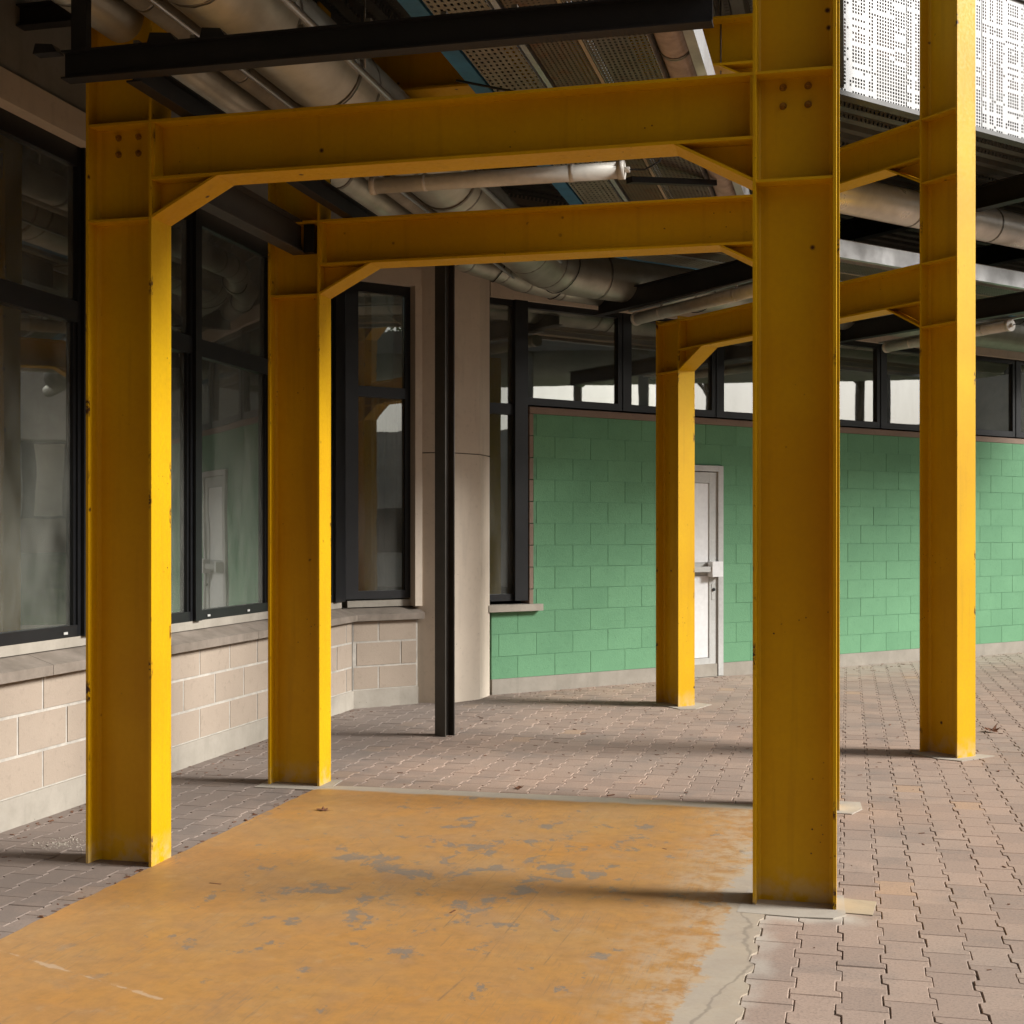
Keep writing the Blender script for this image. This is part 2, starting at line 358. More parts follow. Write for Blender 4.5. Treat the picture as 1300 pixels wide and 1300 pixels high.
# ------------------------------------------------------------------ mesh helpers
class MB:
    def __init__(s): s.bm = bmesh.new(); s.mi = 0
    def box(s, x0, x1, y0, y1, z0, z1, mat=None):
        c = [(x, y, z) for z in (z0, z1) for y in (y0, y1) for x in (x0, x1)]
        if mat is not None: c = [mat @ Vector(p) for p in c]
        v = [s.bm.verts.new(p) for p in c]
        for f in ((0, 2, 3, 1), (4, 5, 7, 6), (0, 1, 5, 4), (1, 3, 7, 5), (3, 2, 6, 7), (2, 0, 4, 6)):
            s.bm.faces.new([v[i] for i in f]).material_index = s.mi
        return s
    def prism(s, pts, z0, z1, cap=True, mat=None):
        """pts in xy, counter-clockwise, extruded along z (then transformed by mat)"""
        T = (lambda p: mat @ Vector(p)) if mat is not None else (lambda p: p)
        a = [s.bm.verts.new(T((x, y, z0))) for x, y in pts]; b = [s.bm.verts.new(T((x, y, z1))) for x, y in pts]
        n = len(pts)
        for i in range(n): s.bm.faces.new((a[i], a[(i + 1) % n], b[(i + 1) % n], b[i])).material_index = s.mi
        if cap:
            s.bm.faces.new(list(reversed(a))).material_index = s.mi; s.bm.faces.new(b).material_index = s.mi
        return s
    def tube(s, path, r, n=20, caps=True, squash=(1, 1)):
        """round pipe along a polyline with mitred joints"""
        P = [Vector(p) for p in path]; rings = []
        for i, p in enumerate(P):
            a = (P[i] - P[i - 1]).normalized() if i else (P[1] - P[0]).normalized()
            b = (P[i + 1] - P[i]).normalized() if i < len(P) - 1 else a
            t = (a + b).normalized(); k = 1 / max(.35, t.dot(a))
            up = Vector((0, 0, 1))
            if abs(t.z) > .95: up = Vector((0, 1, 0))
            side = t.cross(up).normalized(); u2 = side.cross(t).normalized()
            kk = k if abs(a.z - b.z) < .2 else 1
            rings.append([s.bm.verts.new(p + side * math.cos(q) * r * kk * squash[0] + u2 * math.sin(q) * r * squash[1]) for q in [2 * math.pi * j / n for j in range(n)]])
        for a, b in zip(rings, rings[1:]):
            for j in range(n):
                f = s.bm.faces.new((a[j], a[(j + 1) % n], b[(j + 1) % n], b[j])); f.smooth = True; f.material_index = s.mi
        if caps:
            s.bm.faces.new(rings[0][::-1]); s.bm.faces.new(rings[-1])
        return s
    def bev(s, w=.003, seg=1):
        bmesh.ops.bevel(s.bm, geom=[e for e in s.bm.edges if len(e.link_faces) == 2 and e.calc_face_angle(0) > .5], offset=w, segments=seg, affect='EDGES', profile=.6)
        return s
    def mesh(s, name, mat):
        me = bpy.data.meshes.new(name)
        bmesh.ops.recalc_face_normals(s.bm, faces=s.bm.faces)
        s.bm.to_mesh(me); s.bm.free()
        for m in (mat if isinstance(mat, (list, tuple)) else [mat]): me.materials.append(M[m])
        return me
    def build(s, name, mat, parent=None, **kw):
        return link(name, s.mesh(name, mat), parent, **kw)

def link(name, me, parent=None, loc=None, rz=None, **kw):
    o = bpy.data.objects.new(name, me); COL.objects.link(o)
    if parent is not None: o.parent = parent
    if loc is not None: o.location = loc
    if rz is not None: o.rotation_euler = (0, 0, rz)
    for k, v in kw.items(): o[k] = v
    return o
def tag(o, label, cat, group=None):
    o['label'] = label; o['category'] = cat
    if group: o['group'] = group
    return o
def thing(name, label, cat, loc=(0, 0, 0), rz=0, group=None):
    o = bpy.data.objects.new(name, None); COL.objects.link(o); o.empty_display_size = .2
    o.location = loc; o.rotation_euler = (0, 0, rz)
    return tag(o, label, cat, group)
def struct(o): o['kind'] = 'structure'; return o

GA = R(47.29); GO = Vector((-2.257, 14, 0))
GD = Vector((math.cos(GA), math.sin(GA), 0)); GN = Vector((math.sin(GA), -math.cos(GA), 0))
def G(s_, o_, z=0): return GO + GD * s_ + GN * o_ + Vector((0, 0, z))

# ------------------------------------------------------------------ ground
ground = MB().box(-60, 150, -60, 120, -.5, -.06).build('ground', 'grass'); struct(ground)
base = MB(); base.bm.faces.new([base.bm.verts.new(p) for p in ((-4.6, -8, -.0065), (9, -8, -.0065), (9, 26, -.0065), (-4.6, 26, -.0065))])
pave = base.build('pavement', 'joint'); struct(pave)

PX, PY = .159, .231
def paver_pts(g=.0025):
    d = .020; hw = PX / 2 - g / 2; hy = PY / 2 - g / 2
    w1, w2 = hw + d / 2 - .0003, hw - d / 2 - .0003
    q = PY * .25; k = .006
    right = [(w1, -hy), (w1, -q - k), (w2, -q + k), (w2, q - k), (w1, q + k), (w1, hy)]
    # the waist of one column receives the ends of the next (offset by half a stone)
    return right + [(-x, -y) for x, y in right]
def paver_mesh(pts, dz=0.):
    b = MB(); n = len(pts)
    ins = []
    for i in range(n):
        p, a, c = Vector(pts[i]), Vector(pts[i - 1]), Vector(pts[(i + 1) % n])
        e1 = (p - a).normalized(); e2 = (c - p).normalized()
        nn = (Vector((-e1.y, e1.x)) + Vector((-e2.y, e2.x))).normalized()
        ins.append(p + nn * .0035)
    lo = [b.bm.verts.new((x, y, -.02)) for x, y in pts]; md = [b.bm.verts.new((x, y, -.0035)) for x, y in pts]; hi = [b.bm.verts.new((p.x, p.y, 0)) for p in ins]
    for i in range(n):
        j = (i + 1) % n
        b.bm.faces.new((lo[i], lo[j], md[j], md[i])); b.bm.faces.new((md[i], md[j], hi[j], hi[i]))
    b.bm.faces.new(hi)
    return b.mesh('paver', 'paver')
pm = paver_mesh(paver_pts())
def proj(p):
    d = Vector(p) - CAM; f = Vector((-math.sin(YAW), math.cos(YAW), 0)); r = Vector((math.cos(YAW), math.sin(YAW), 0))
    Z = d.dot(f)
    if Z < .2: return None
    return (686.2 + 1669 * d.dot(r) / Z) / 1300, (678.8 - 1669 * d.z / Z) / 1300, Z
cells = []
for i in range(-30, 60):
    for j in range(8, 100):
        x = -.112 + i * PX; y = 4.78 + (j - 12) * PY + (PY / 2 if i % 2 else 0)
        if x < -4.5 or x > 6: continue
        if y < 20 and (x + 2.257) * GN.x + (y - 14) * GN.y < -.05: continue
        if y < 2.4 or y > 22: continue
        if -3.14 < x < -.345 and y < 7.78: continue        # the painted slab
        if x < -3.9 and y > 11.4 and (x + 4.44) < (y - 11.36) * .94 - .1: continue
        q = proj((x, y, 0))
        vis = q is not None and -.04 < q[0] < 1.04 and -.03 < q[1] < 1.04
        cells.append((not vis, (Vector((x, y, 0)) - CAM).length, x, y, vis))
cells.sort()
rest = MB(); npav = 0; tl = rest.bm.verts.layers.float.new('tone')
src = pm
for nv, dd, x, y, vis in cells:
    tilt = (random.gauss(0, .0035), random.gauss(0, .0035), random.gauss(0, .006)); dz = random.gauss(0, .0009)
    if npav < 300 and vis:
        o = link('paver', pm, pave, (x + random.gauss(0, .001), y + random.gauss(0, .001), dz)); o.rotation_euler = tilt; o.color = (random.random(), 0, 0, 1); npav += 1
    else:
        mt = Matrix.Translation((x + random.gauss(0, .001), y, dz)) @ Matrix.Rotation(tilt[0], 4, 'X') @ Matrix.Rotation(tilt[1], 4, 'Y')
        tn = random.random()
        vm = [rest.bm.verts.new(mt @ v.co) for v in src.vertices]
        for q_ in vm: q_[tl] = tn
        for p in src.polygons: rest.bm.faces.new([vm[k] for k in p.vertices])
o = rest.build('paver', 'paver', pave); o['kind'] = 'stuff'; o.color = (0, 0, 0, 1)

# painted slab with its worn right border
b = MB(); b.bm.verts.ensure_lookup_table()
edge = [(-3.25, -3)]
y = -3.
right = []
while y < 7.85:
    right.append((-.352 + (.010 if (y / PY) % 1 < .5 else -.010) + random.uniform(-.003, .003), y)); y += PY / 6
pts = []
y = -3.
left = []
while y < 7.80:
    left.append((-3.262 + random.uniform(-.006, .006), y)); y += .07
poly = right + [(-.33, 7.85), (-1.5, 7.86), (-3.0, 7.845), (-3.25, 7.83)] + left[::-1]
b.prism(poly, -.011, .0045)
slab = b.build('floor_slab', 'slab'); struct(slab)
MB().prism([(-.46, 5.60), (-.2, 5.585), (-.06, 5.60), (-.01, 5.66), (-.02, 5.96), (-.44, 5.97)], -.011, .0055).build('cement_patch', 'fresh', pave)
MB().prism([(-.03, 5.70), (.10, 5.69), (.12, 5.90), (-.03, 5.93)], -.011, .0038).build('cement_patch', 'sandy', pave)
MB().prism([(-.44, 7.70), (.02, 7.72), (.08, 7.88), (.07, 8.07), (-.46, 8.06)], -.011, .0055).build('cement_patch', 'fresh', pave)
MB().prism([(.44, 9.98), (.62, 9.76), (.78, 9.70), (1.03, 9.98), (.93, 10.03), (.62, 10.1)], -.011, .0055).build('cement_patch', 'fresh', pave)
MB().prism([(-1.80, 12.34), (-1.5, 12.0), (-1.36, 12.05), (-1.25, 12.4), (-1.6, 12.62)], -.011, .0055).build('cement_patch', 'fresh', pave)
MB().prism([(-3.66, 7.68), (-3.26, 7.68), (-3.18, 7.80), (-3.2, 8.02), (-3.66, 8.0)], -.011, .0055).build('cement_patch', 'concrete', pave)
b = MB()
for i in range(160):
    a = random.uniform(0, 6.28); r_ = abs(random.gauss(0, .10)); x, y = -3.95 + r_ * 1.5 * math.cos(a), 6.05 + r_ * math.sin(a); h = random.uniform(.0015, .0045)
    b.box(x - h, x + h, y - h, y + h, -.002, h * .9)
spill = b.build('cement_crumbs', 'fresh'); tag(spill, 'small pale patch of cement crumbs by the left wall', 'rubble'); spill['kind'] = 'stuff'

# ------------------------------------------------------------------ block walls
blk_cache = {}
def block_mesh(L, Hh, mat, depth=.03):
    k = (round(L, 3), round(Hh, 3), mat, depth)
    if k not in blk_cache:
        b = MB().box(0, L, 0, depth, 0, Hh); b.bev(.004)
        blk_cache[k] = b.mesh('block', mat)
    return blk_cache[k]
def lay_blocks(parent, x0, x1, rows, pitch, start, mat, gap=.018, y=0., skip=None, jig=.0012):
    """blocks on a wall whose face is the local x axis; rows = [(z0,z1)], holes = list of (x0,x1,z0,z1)"""
    n = 0
    for ri, (z0, z1) in enumerate(rows):
        xs = start + (pitch / 2 if ri % 2 else 0)
        k = math.floor((x0 - xs) / pitch)
        a = xs + k * pitch
        while a < x1:
            segs = [(max(a, x0), min(a + pitch, x1))]
            for (h0, h1, hz0, hz1) in (skip or []):
                if z0 < hz1 - .02 and z1 > hz0 + .02:
                    ns = []
                    for p, q in segs:
                        if q <= h0 or p >= h1: ns.append((p, q)); continue
                        if p < h0: ns.append((p, h0))
                        if q > h1: ns.append((h1, q))
                    segs = ns
            for p, q in segs:
                if q - p > .045:
                    o = link('block', block_mesh(q - p - gap, z1 - z0 - gap, mat), parent, (p + gap / 2, y - min(.003, abs(random.gauss(0, jig))), z0 + gap / 2)); n += 1
            a += pitch
    return n

def frame_bars(b, x0, x1, z0, z1, y0, y1, wl, wr, wb, wt):
    b.box(x0, x0 + wl, y0, y1, z0, z1); b.box(x1 - wr, x1, y0, y1, z0, z1)
    b.box(x0 + wl, x1 - wr, y0 + .001, y1 - .001, z0, z0 + wb); b.box(x0 + wl, x1 - wr, y0 + .001, y1 - .001, z1 - wt, z1)

# --- left wall: local x runs along world +Y, local y into the building (-X)
LW = thing('block_wall', 'low cream block wall with long dark framed windows, behind the two left columns', 'wall', (-4.438, 0, 0), R(90))
LY0, LY1 = -6., 11.36
def wall_common(T, x0, x1, ang_end=0.):
    MB().box(x0, x1, .028, .25, 0, .80).build('wall_core', 'mortar', T)
b = MB().box(LY0, LY1 + .02, -.012, .24, -.05, .165).bev(.006).build('plinth', 'concrete', LW)
MB().box(LY0, LY1, .0025, .25, .165, .803).build('mortar_bed', 'mortar', LW)
rows = [(.165, .383), (.383, .607), (.607, .805)]
lay_blocks(LW, 3.6, LY1, rows, .462, 6.368 - .231 - .462 * 6, 'block')
# sloping concrete sill in lengths
xs = [-6, -4.4, -2.8, -1.2, .4, 2.0, 3.6, 5.2, 6.62, 7.95, 9.28, 10.6, 11.38]
for a, c in zip(xs, xs[1:]):
    b = MB(); b.prism([(-.055, .805), (.13, .807), (.13, .925), (-.055, .862)], a + .002, c - .002, mat=Matrix(((0, 0, 1, 0), (1, 0, 0, 0), (0, 1, 0, 0), (0, 0, 0, 1)))); b.bev(.004)
    b.build('sill', 'sill', LW)
MB().box(LY0, LY1, .10, .25, .925, .985).build('bed_strip', 'concrete', LW)
MB().box(LY0, LY1 + .05, 0, .3, 3.95, 4.12).bev(.006).build('lintel', 'cream', LW)
MB().box(LY0, LY1 + .1, .02, .3, 4.12, 5.0).build('upper_wall', 'wallconc', LW)
W0, W1, WT0, WT1 = .985, 3.95, 2.885, 3.01
mulls = [7.18 - 1.37 * k for k in range(5, -1, -1)] + [8.58, 9.86, 11.2]
for a, c in zip(mulls, mulls[1:]):
    b = MB(); frame_bars(b, a - .0, c, W0, W1, .10, .17, .075, .075, .07, .12)
    b.box(a + .075, c - .075, .099, .168, WT0, WT1)
    b.box(a + .075, a + .10, .115, .155, W0 + .07, WT0); b.box(c - .10, c - .075, .115, .155, W0 + .07, WT0)
    b.build('window_frame', 'black', LW)
    MB().box(a + .076, c - .076, .138, .144, W0 + .068, WT0).build('pane', 'glass', LW)
    MB().box(a + .076, c - .076, .132, .138, WT1, W1 - .12).build('pane', 'glass', LW)
b = MB()
for m_ in mulls: b.box(m_ - .045, m_ + .045, .075, .099, W0, W1)
b.box(11.245, 11.40, .08, .2, W0, W1)
b.build('mullion_cover', 'black', LW)
for x_ in (6.30, 6.95, 8.75, 9.4):
    MB().box(x_, x_ + .04, .094, .0985, W0 + .02, W0 + .035).build('drain_cap', 'alu', LW)

# --- bay wall turning towards the pillar
BA = R(46.7)
BW = thing('block_wall', 'short angled cream block wall with a single tall dark framed window, beside the pillar', 'wall', (-4.44, 11.37, 0), BA)
BL = .70
MB().box(0, BL - .02, -.012, .2, -.05, .165).bev(.006).build('plinth', 'concrete', BW)
MB().box(0.004, BL - .02, .0025, .2, .165, .803).build('mortar_bed', 'mortar', BW)
lay_blocks(BW, .008, BL - .03, [(.165, .383), (.383, .607), (.607, .805)], .462, .268 - .462, 'block')
b = MB(); b.prism([(-.05, .805), (.15, .807), (.15, .925), (-.05, .862)], -.035, BL + .03, mat=Matrix(((0, 0, 1, 0), (1, 0, 0, 0), (0, 1, 0, 0), (0, 0, 0, 1)))); b.bev(.004); b.build('sill', 'sill', BW)
MB().box(0, BL, .10, .25, .925, .985).build('bed_strip', 'concrete', BW)
MB().box(-.0, BL + .02, .0, .3, 3.96, 4.12).build('lintel', 'cream', BW)
MB().box(-.0, BL + .02, .01, .3, 4.12, 5.0).build('upper_wall', 'cream', BW)
MB().box(BL - .045, BL + .03, .0, .3, .925, 3.96).build('jamb', 'cream', BW)
b = MB(); frame_bars(b, -.02, BL - .045, 1.0, 3.96, .10, .17, .13, .055, .075, .09); b.box(.11, BL - .10, .099, .168, 2.89, 2.99)
b.build('window_frame', 'black', BW)
MB().box(.11, BL - .10, .136, .142, 1.07, 2.89).build('pane', 'glass', BW)
MB().box(.11, BL - .10, .130, .136, 2.99, 3.87).build('pane', 'glass', BW)

# --- concrete pillar
b = MB(); b.prism([(-3.985, 11.92), (-3.70, 11.93), (-3.49, 12.31), (-3.475, 12.62), (-4.1, 12.9), (-4.3, 12.1)], -.05, 2.375); b.bev(.006)
P = b.build('pillar', 'cream'); tag(P, 'pale concrete pillar between the bay window and the green wall', 'pillar')
b = MB(); b.prism([(-3.985, 11.92), (-3.70, 11.93), (-3.49, 12.31), (-3.475, 12.62), (-4.1, 12.9), (-4.3, 12.1)], 2.385, 5.0); b.bev(.006); b.build('pillar_shaft', 'cream', P)
b = MB(); b.prism([(-3.975, 11.94), (-3.71, 11.945), (-3.505, 12.32), (-3.49, 12.60), (-4.05, 12.8), (-4.2, 12.2)], 2.375, 2.385); b.build('joint_strip', 'joint', P)

# --- green wall
GW = thing('green_block_wall', 'long wall of green painted blocks under a strip of dark framed windows', 'wall', GO, GA)
SE = 9.3; H0, CH = .152, .2236
MB().box(-1.80, SE, -.025, .25, -.05, H0).bev(.008).build('plinth', 'concrete', GW)
holes = [(.35, 1.28, -1, 2.385), (-2, -1.287, .825, 9)]
b = MB()
b.box(-1.795, -1.287, .003, .25, H0, .82); b.box(-1.287, .355, .003, .25, H0, 2.835); b.box(1.275, SE, .003, .25, H0, 2.835); b.box(.355, 1.275, .007, .25, 2.38, 2.835)
b.build('mortar_bed', 'greenj', GW)
rows = [(H0 + CH * k, H0 + CH * (k + 1)) for k in range(12)]
lay_blocks(GW, -1.795, 7.6, rows, .457, -.793 - .457 * 3 + .2285, 'green', gap=.005, skip=holes, jig=.0014)
b = MB().box(7.604, SE, 0, .03, H0 + .004, 2.83).build('plain_panel', 'green', GW)
# brown block edge beside the narrow window
for k in range(3, 12):
    z0 = H0 + CH * k
    MB().box(-1.334, -1.289, .0, .16, z0 + .004, z0 + CH - .004).bev(.003).build('jamb_block', 'brown', GW)
MB().box(-1.334, SE, -.004, .2, 2.837, 2.905).bev(.004).build('ledge', 'brown', GW)
b = MB().box(-1.865, -1.215, -.075, .12, .828, .895).bev(.008).build('sill', 'fresh', GW)
# windows
ST0, ST1 = 2.93, 3.985
gm = [-1.46, -.07, 1.265, 2.62, 3.99, 5.34, 6.69, 8.0, 9.3]
b = MB(); frame_bars(b, -1.80, -1.335, .93, ST1, .05, .12, .02, .10, .07, .06); b.box(-1.78, -1.43, .051, .118, 2.82, 2.93); b.build('window_frame', 'black', GW)
MB().box(-1.78, -1.434, .085, .091, 1.0, 2.82).build('pane', 'glass', GW); MB().box(-1.78, -1.434, .083, .089, 2.93, ST1 - .06).build('pane', 'glass', GW)
b = MB().box(-1.50, -1.345, .012, .05, .93, ST1).build('mullion_cover', 'black', GW)
for i, (a, c) in enumerate(zip(gm, gm[1:])):
    b = MB(); frame_bars(b, a + .03, c - .03, ST0, ST1, .05, .12, .06, .06, .075, .06)
    b.box(a - .03, a + .03, .04, .125, ST0, ST1)
    b.box(a + .09, a + .105, .065, .085, ST0 + .075, ST1 - .06)
    b.build('window_frame', 'black', GW)
    MB().box(a + .088, c - .088, .085, .091, ST0 + .073, ST1 - .058).build('pane', 'glass2', GW)
MB().box(-1.80, SE, -.0, .3, ST1, 4.14).build('lintel', 'cream', GW)
MB().box(-1.80, SE, .02, .3, 4.14, 4.7).build('upper_wall', 'wallconc', GW)
for k in range(2):
    lay_blocks(GW, -1.8, 7.6, [(4.7 + k * .24, 4.94 + k * .24)], .46, -1.8 + k * .23, 'block', y=0)
MB().box(-1.80, SE, .03, .3, 4.7, 5.2).build('mortar_bed', 'mortar', GW)
MB().box(SE, SE + .25, .0, 6, -.05, 5.2).build('end_wall', 'cream', GW)

# --- door
DR = thing('service_door', 'white metal door with push bar in the green block wall', 'door', G(.25, .0), GA)
DX = .11
b = MB(); frame_bars(b, DX, 1.02, .015, 2.375, -.035, .08, .075, .075, .0001, .065); b.bev(.003); b.build('door_frame', 'alu', DR)
LF = MB(); frame_bars(LF, .08 + DX, .94, .03, 2.30, -.012, .04, .11, .11, .19, .12); LF.bev(.002); leaf = LF.build('door_leaf', 'alu', DR)
MB().box(.19 + DX, .83, .0, .03, .225, 1.14).bev(.002).build('lower_panel', 'doorw', DR)
MB().box(.19 + DX, .83, .0, .03, 1.29, 2.175).bev(.002).build('upper_panel', 'doorw', DR)
MB().box(.19 + DX, .83, -.002, .03, 1.145, 1.285).build('middle_rail', 'alu', DR)
MB().box(.14 + DX, .80, -.085, -.05, 1.185, 1.245).bev(.008, 2).build('push_bar', 'alu', DR)
MB().box(.80, .955, -.10, -.013, 1.13, 1.30).bev(.008, 2).build('latch_box', 'doorw', DR)
MB().box(.095 + DX, .16 + DX, -.10, -.013, 1.15, 1.28).bev(.008, 2).build('latch_box', 'doorw', DR)
b = MB(); b.tube([(.885, -.03, .985), (.885, -.012, .985)], .018, 12); lk = b.build('lock', 'black', DR)
MB().box(.86, .91, -.0165, -.012, .87, 1.05).build('lock_plate', 'alu', DR)

# ------------------------------------------------------------------ yellow portals
CW, CB, FT = .352, .19, .014
def H_column(z1, z0=-.01):
    b = MB()
    b.box(0, FT, 0, CB, z0, z1); b.box(CW - FT, CW, 0, CB, z0, z1); b.box(FT, CW - FT, CB / 2 - .005, CB / 2 + .005, z0, z1)
    for sx, x in ((1, FT), (-1, CW - FT)):
        for sy in (-1, 1):
            y = CB / 2 + sy * .005
            pts = [(x, y), (x + sx * .016, y), (x + sx * .006, y + sy * .006), (x, y + sy * .016)]
            if sx * sy < 0: pts = pts[::-1]
            b.prism(pts if True else pts, z0, z1, cap=False)
    return b
def stiffener(z, x0=FT, x1=CW - FT):
    b = MB(); t = .012
    b.box(x0, x1, .004, CB / 2 - .005, z - t, z); b.box(x0, x1, CB / 2 + .005, CB - .004, z - t, z)
    b.bev(.002); return b
def beam(x0, x1, zb, zt):
    b = MB(); b.box(x0, x1, .001, CB - .001, zt - FT, zt); b.box(x0, x1, .001, CB - .001, zb, zb + FT); b.box(x0, x1, CB / 2 - .004, CB / 2 + .004, zb + FT, zt - FT)
    b.box(x0, x0 + .012, .008, CB - .008, zb + FT, zt - FT); b.box(x1 - .012, x1, .008, CB - .008, zb + FT, zt - FT)
    b.bev(.002); return b
def haunch(xc, sgn, zt, zl, L=.33):
    b = MB(); t = .013
    # inclined flange
    x0, z0 = xc, zl; x1, z1 = xc + sgn * L, zt
    dx, dz = x1 - x0, z1 - z0; l = math.hypot(dx, dz); nx, nz = -dz / l * sgn, dx / l * sgn
    pts = [(x0, z0), (x1, z1), (x1 + nx * t * -1 * 0 + .0, z1 + .0)]
    P4 = [(x0, z0), (x1 + sgn * .012, z1 - .001), (x1 - sgn * .012, z1 - .001), (x0, z0 + t * 1.15)]
    if sgn < 0: P4 = P4[::-1]
    mt = Matrix(((1, 0, 0, 0), (0, 0, 1, 0), (0, 1, 0, 0), (0, 0, 0, 1)))
    b.prism(P4, .003, CB - .003, mat=mt)
    T3 = [(x0, z0 + t * 1.2), (x1 - sgn * .02, zt - .0005), (x0, zt - .0005)]
    if sgn < 0: T3 = T3[::-1]
    b.prism(T3, CB / 2 - .004, CB / 2 + .004, mat=mt)
    return b
def hexhead(b, x, z, y=CB / 2 - .005, r=.013):
    mt = Matrix.Translation((x, y - .012, z)) @ Matrix.Rotation(R(-90), 4, 'X')
    b.prism([(r * math.cos(a), r * math.sin(a)) for a in [R(60 * i + 15) for i in range(6)]], 0, .012, mat=mt)
    b.prism([(r * .55 * math.cos(a), r * .55 * math.sin(a)) for a in [R(36 * i) for i in range(10)]], -.010, 0, mat=mt)
    b.prism([(r * 1.3 * math.cos(a), r * 1.3 * math.sin(a)) for a in [R(30 * i) for i in range(12)]], .0115, .0125, mat=mt)
def portal(label, loc, rz, L, tops, bolts=(False, False), upper=True):
    T = thing('portal_frame', label, 'steel frame', loc, rz, 'yellow steel portal frames')
    for i, x in enumerate((0, L)):
        c = H_column(tops[i]).build('column', 'yellow', T); c.location = (x, 0, 0)
        for z in (3.131, 3.597, 4.19, 4.66):
            if z < tops[i]: stiffener(z).build('stiffener', 'yellow', c)
        if bolts[i]:
            for bx in (.125, .232):
                for bz in (3.467, 3.548):
                    b = MB(); hexhead(b, bx, bz); b.build('bolt', 'bolt', c)
    for zb, zt, zl in ((3.308, 3.597, 3.125),) + (((4.37, 4.66, 4.19),) if upper else ()):
        bm_ = beam(CW, L, zb, zt).build('beam', 'yellow', T)
        haunch(CW, 1, zb, zl).build('haunch', 'yellow', T); haunch(L, -1, zb, zl).build('haunch', 'yellow', T)
    return T
portal('nearest yellow steel frame, its wide right column standing on the painted slab corner', (-3.6145, 5.726, 0), 0, 3.2135, (4.98, 4.98), (True, True))
portal('middle yellow steel frame, standing at the back edge of the painted slab', (-3.6145, 7.789, 0), 0, 3.2135, (4.98, 4.98))
portal('farthest yellow steel frame, set askew before the white door', (-1.7786, 12.4035, 0), -.7974, 3.279, (3.63, 7.3))

# ------------------------------------------------------------------ dark steel
def rolled(path_len, h, bw, t=.008, name='steel_beam'):
    b = MB(); b.box(0, path_len, -bw / 2, bw / 2, 0, t); b.box(0, path_len, -bw / 2, bw / 2, h - t, h); b.box(0, path_len, -t / 2, t / 2, t, h - t); b.bev(.0015); return b
o = rolled(2.863, .125, .075).build('steel_beam', 'blacksteel'); o.location = (-3.383, 5.20, 3.612)
tag(o, 'black steel beam crossing in front of the nearest frame, carrying the ducts', 'beam', 'black steel beams')
for x_ in (.35, .62, 1.12, 1.42, 1.75, 2.05, 2.4):
    b = MB().box(x_, x_ + .025, -.03, .03, .125, .142).bev(.002); cl = b.build('clip', 'band', o)
MB().box(.04, .115, -.02, .02, .125, 1.37).build('hanger', 'blacksteel', o)
o = rolled(3.1, .115, .07).build('steel_beam', 'blacksteel'); o.location = (-3.075, 5.243, 3.602); o.rotation_euler = (0, 0, R(90))
tag(o, 'long thin black steel runner passing over both left columns under the pipes', 'beam', 'black steel beams')
o = rolled(2.75, .20, .10, .01).build('steel_beam', 'darksteel'); o.location = (-3.43, 5.86, 3.40); o.rotation_euler = (0, 0, R(90))
tag(o, 'dark grey steel beam joining the nearest left column to the one behind it', 'beam', 'dark grey steel beams')
MB().box(1.965, 2.02, -.115, -.045, .0, .18).bev(.004).build('end_plate', 'blacksteel', o)
# beams perpendicular to the green wall
def perp_beam(s_, o0, o1, z, h, bw, label, mat='blacksteel'):
    p = G(s_, o0, z); q = G(s_, o1, z)
    ob = rolled((q - p).length, h, bw).build('steel_beam', mat); ob.location = p; ob.rotation_euler = (0, 0, math.atan2((q - p).y, (q - p).x))
    return tag(ob, label, 'beam', 'black steel beams')
perp_beam(-.66, .27, 3.2, 3.86, .2, .10, 'black steel beam from the green building, with a light tube slung under it')
perp_beam(2.5, .03, 4.5, 3.80, .2, .10, 'black steel beam farther right, between the two rightmost yellow columns at the far wall')
perp_beam(1.62, .03, 4.2, 4.66, .22, .12, 'high black joist under the ribbed roof, above the large round duct')
perp_beam(3.85, .03, 4.2, 4.66, .22, .12, 'high black joist under the ribbed roof, second one out from the frame')
perp_beam(6.1, .03, 4.2, 4.66, .22, .12, 'high black joist under the ribbed roof, farthest right')
# stub beam end on the upper left wall
o = rolled(1.5, .12, .08).build('steel_beam', 'blacksteel'); o.location = (-4.50, 6.42, 4.40); tag(o, 'short black steel beam sticking out of the upper left wall', 'beam', 'black steel beams')
# post
POST = thing('steel_post', 'slim black steel post standing before the concrete pillar', 'post', (-3.205, 9.999, 0), R(-27))
b = MB(); b.box(0, .115, 0, .009, -.01, 4.1); b.box(0, .115, .10, .109, -.01, 4.1); b.box(.052, .060, .009, .10, -.01, 4.1); b.bev(.0015)
b.build('post_shaft', 'darksteel', POST)

# ------------------------------------------------------------------ services under the roof: runs go along +Y, then turn along the green wall
TAN = math.tan((R(90) - GA) / 2)
def mitre(x, z):
    """path along x=const, bending to the direction of the wall so that all runs stay parallel"""
    off = 1.4 + (x + 2.13)
    # point on the line x=const at that offset from the wall
    y = 14 - (off - (x + 2.257) * GN.x) / (-GN.y) if GN.y else 0
    y = 14 + (off - (x + 2.257) * GN.x) / GN.y
    return Vector((x, y, z))
def run(x, z, y0=-1., s_len=9.):
    m = mitre(x, z); return [Vector((x, y0, z)), m, m + GD * s_len]
def soften(pth, r=.35, n=5):
    a, m, c = pth; d1 = (m - a).normalized(); d2 = (c - m).normalized(); p = m - d1 * r; q = m + d2 * r
    mid = [p.lerp(m, t).lerp(m.lerp(q, t), t) for t in [i / n for i in range(n + 1)]]
    return [a] + mid + [c]
def bands(parent, pth, r, dists, mat='band', wd=.025, sq=(1, 1), name='band'):
    segs = list(zip(pth, pth[1:]))
    for d in dists:
        left = d
        for a, c in segs:
            L = (c - a).length
            if left < L:
                u = (c - a) / L; p = a + u * left
                MB().tube([p - u * wd / 2, p + u * wd / 2], r, 20, squash=sq).build(name, mat, parent); break
            left -= L
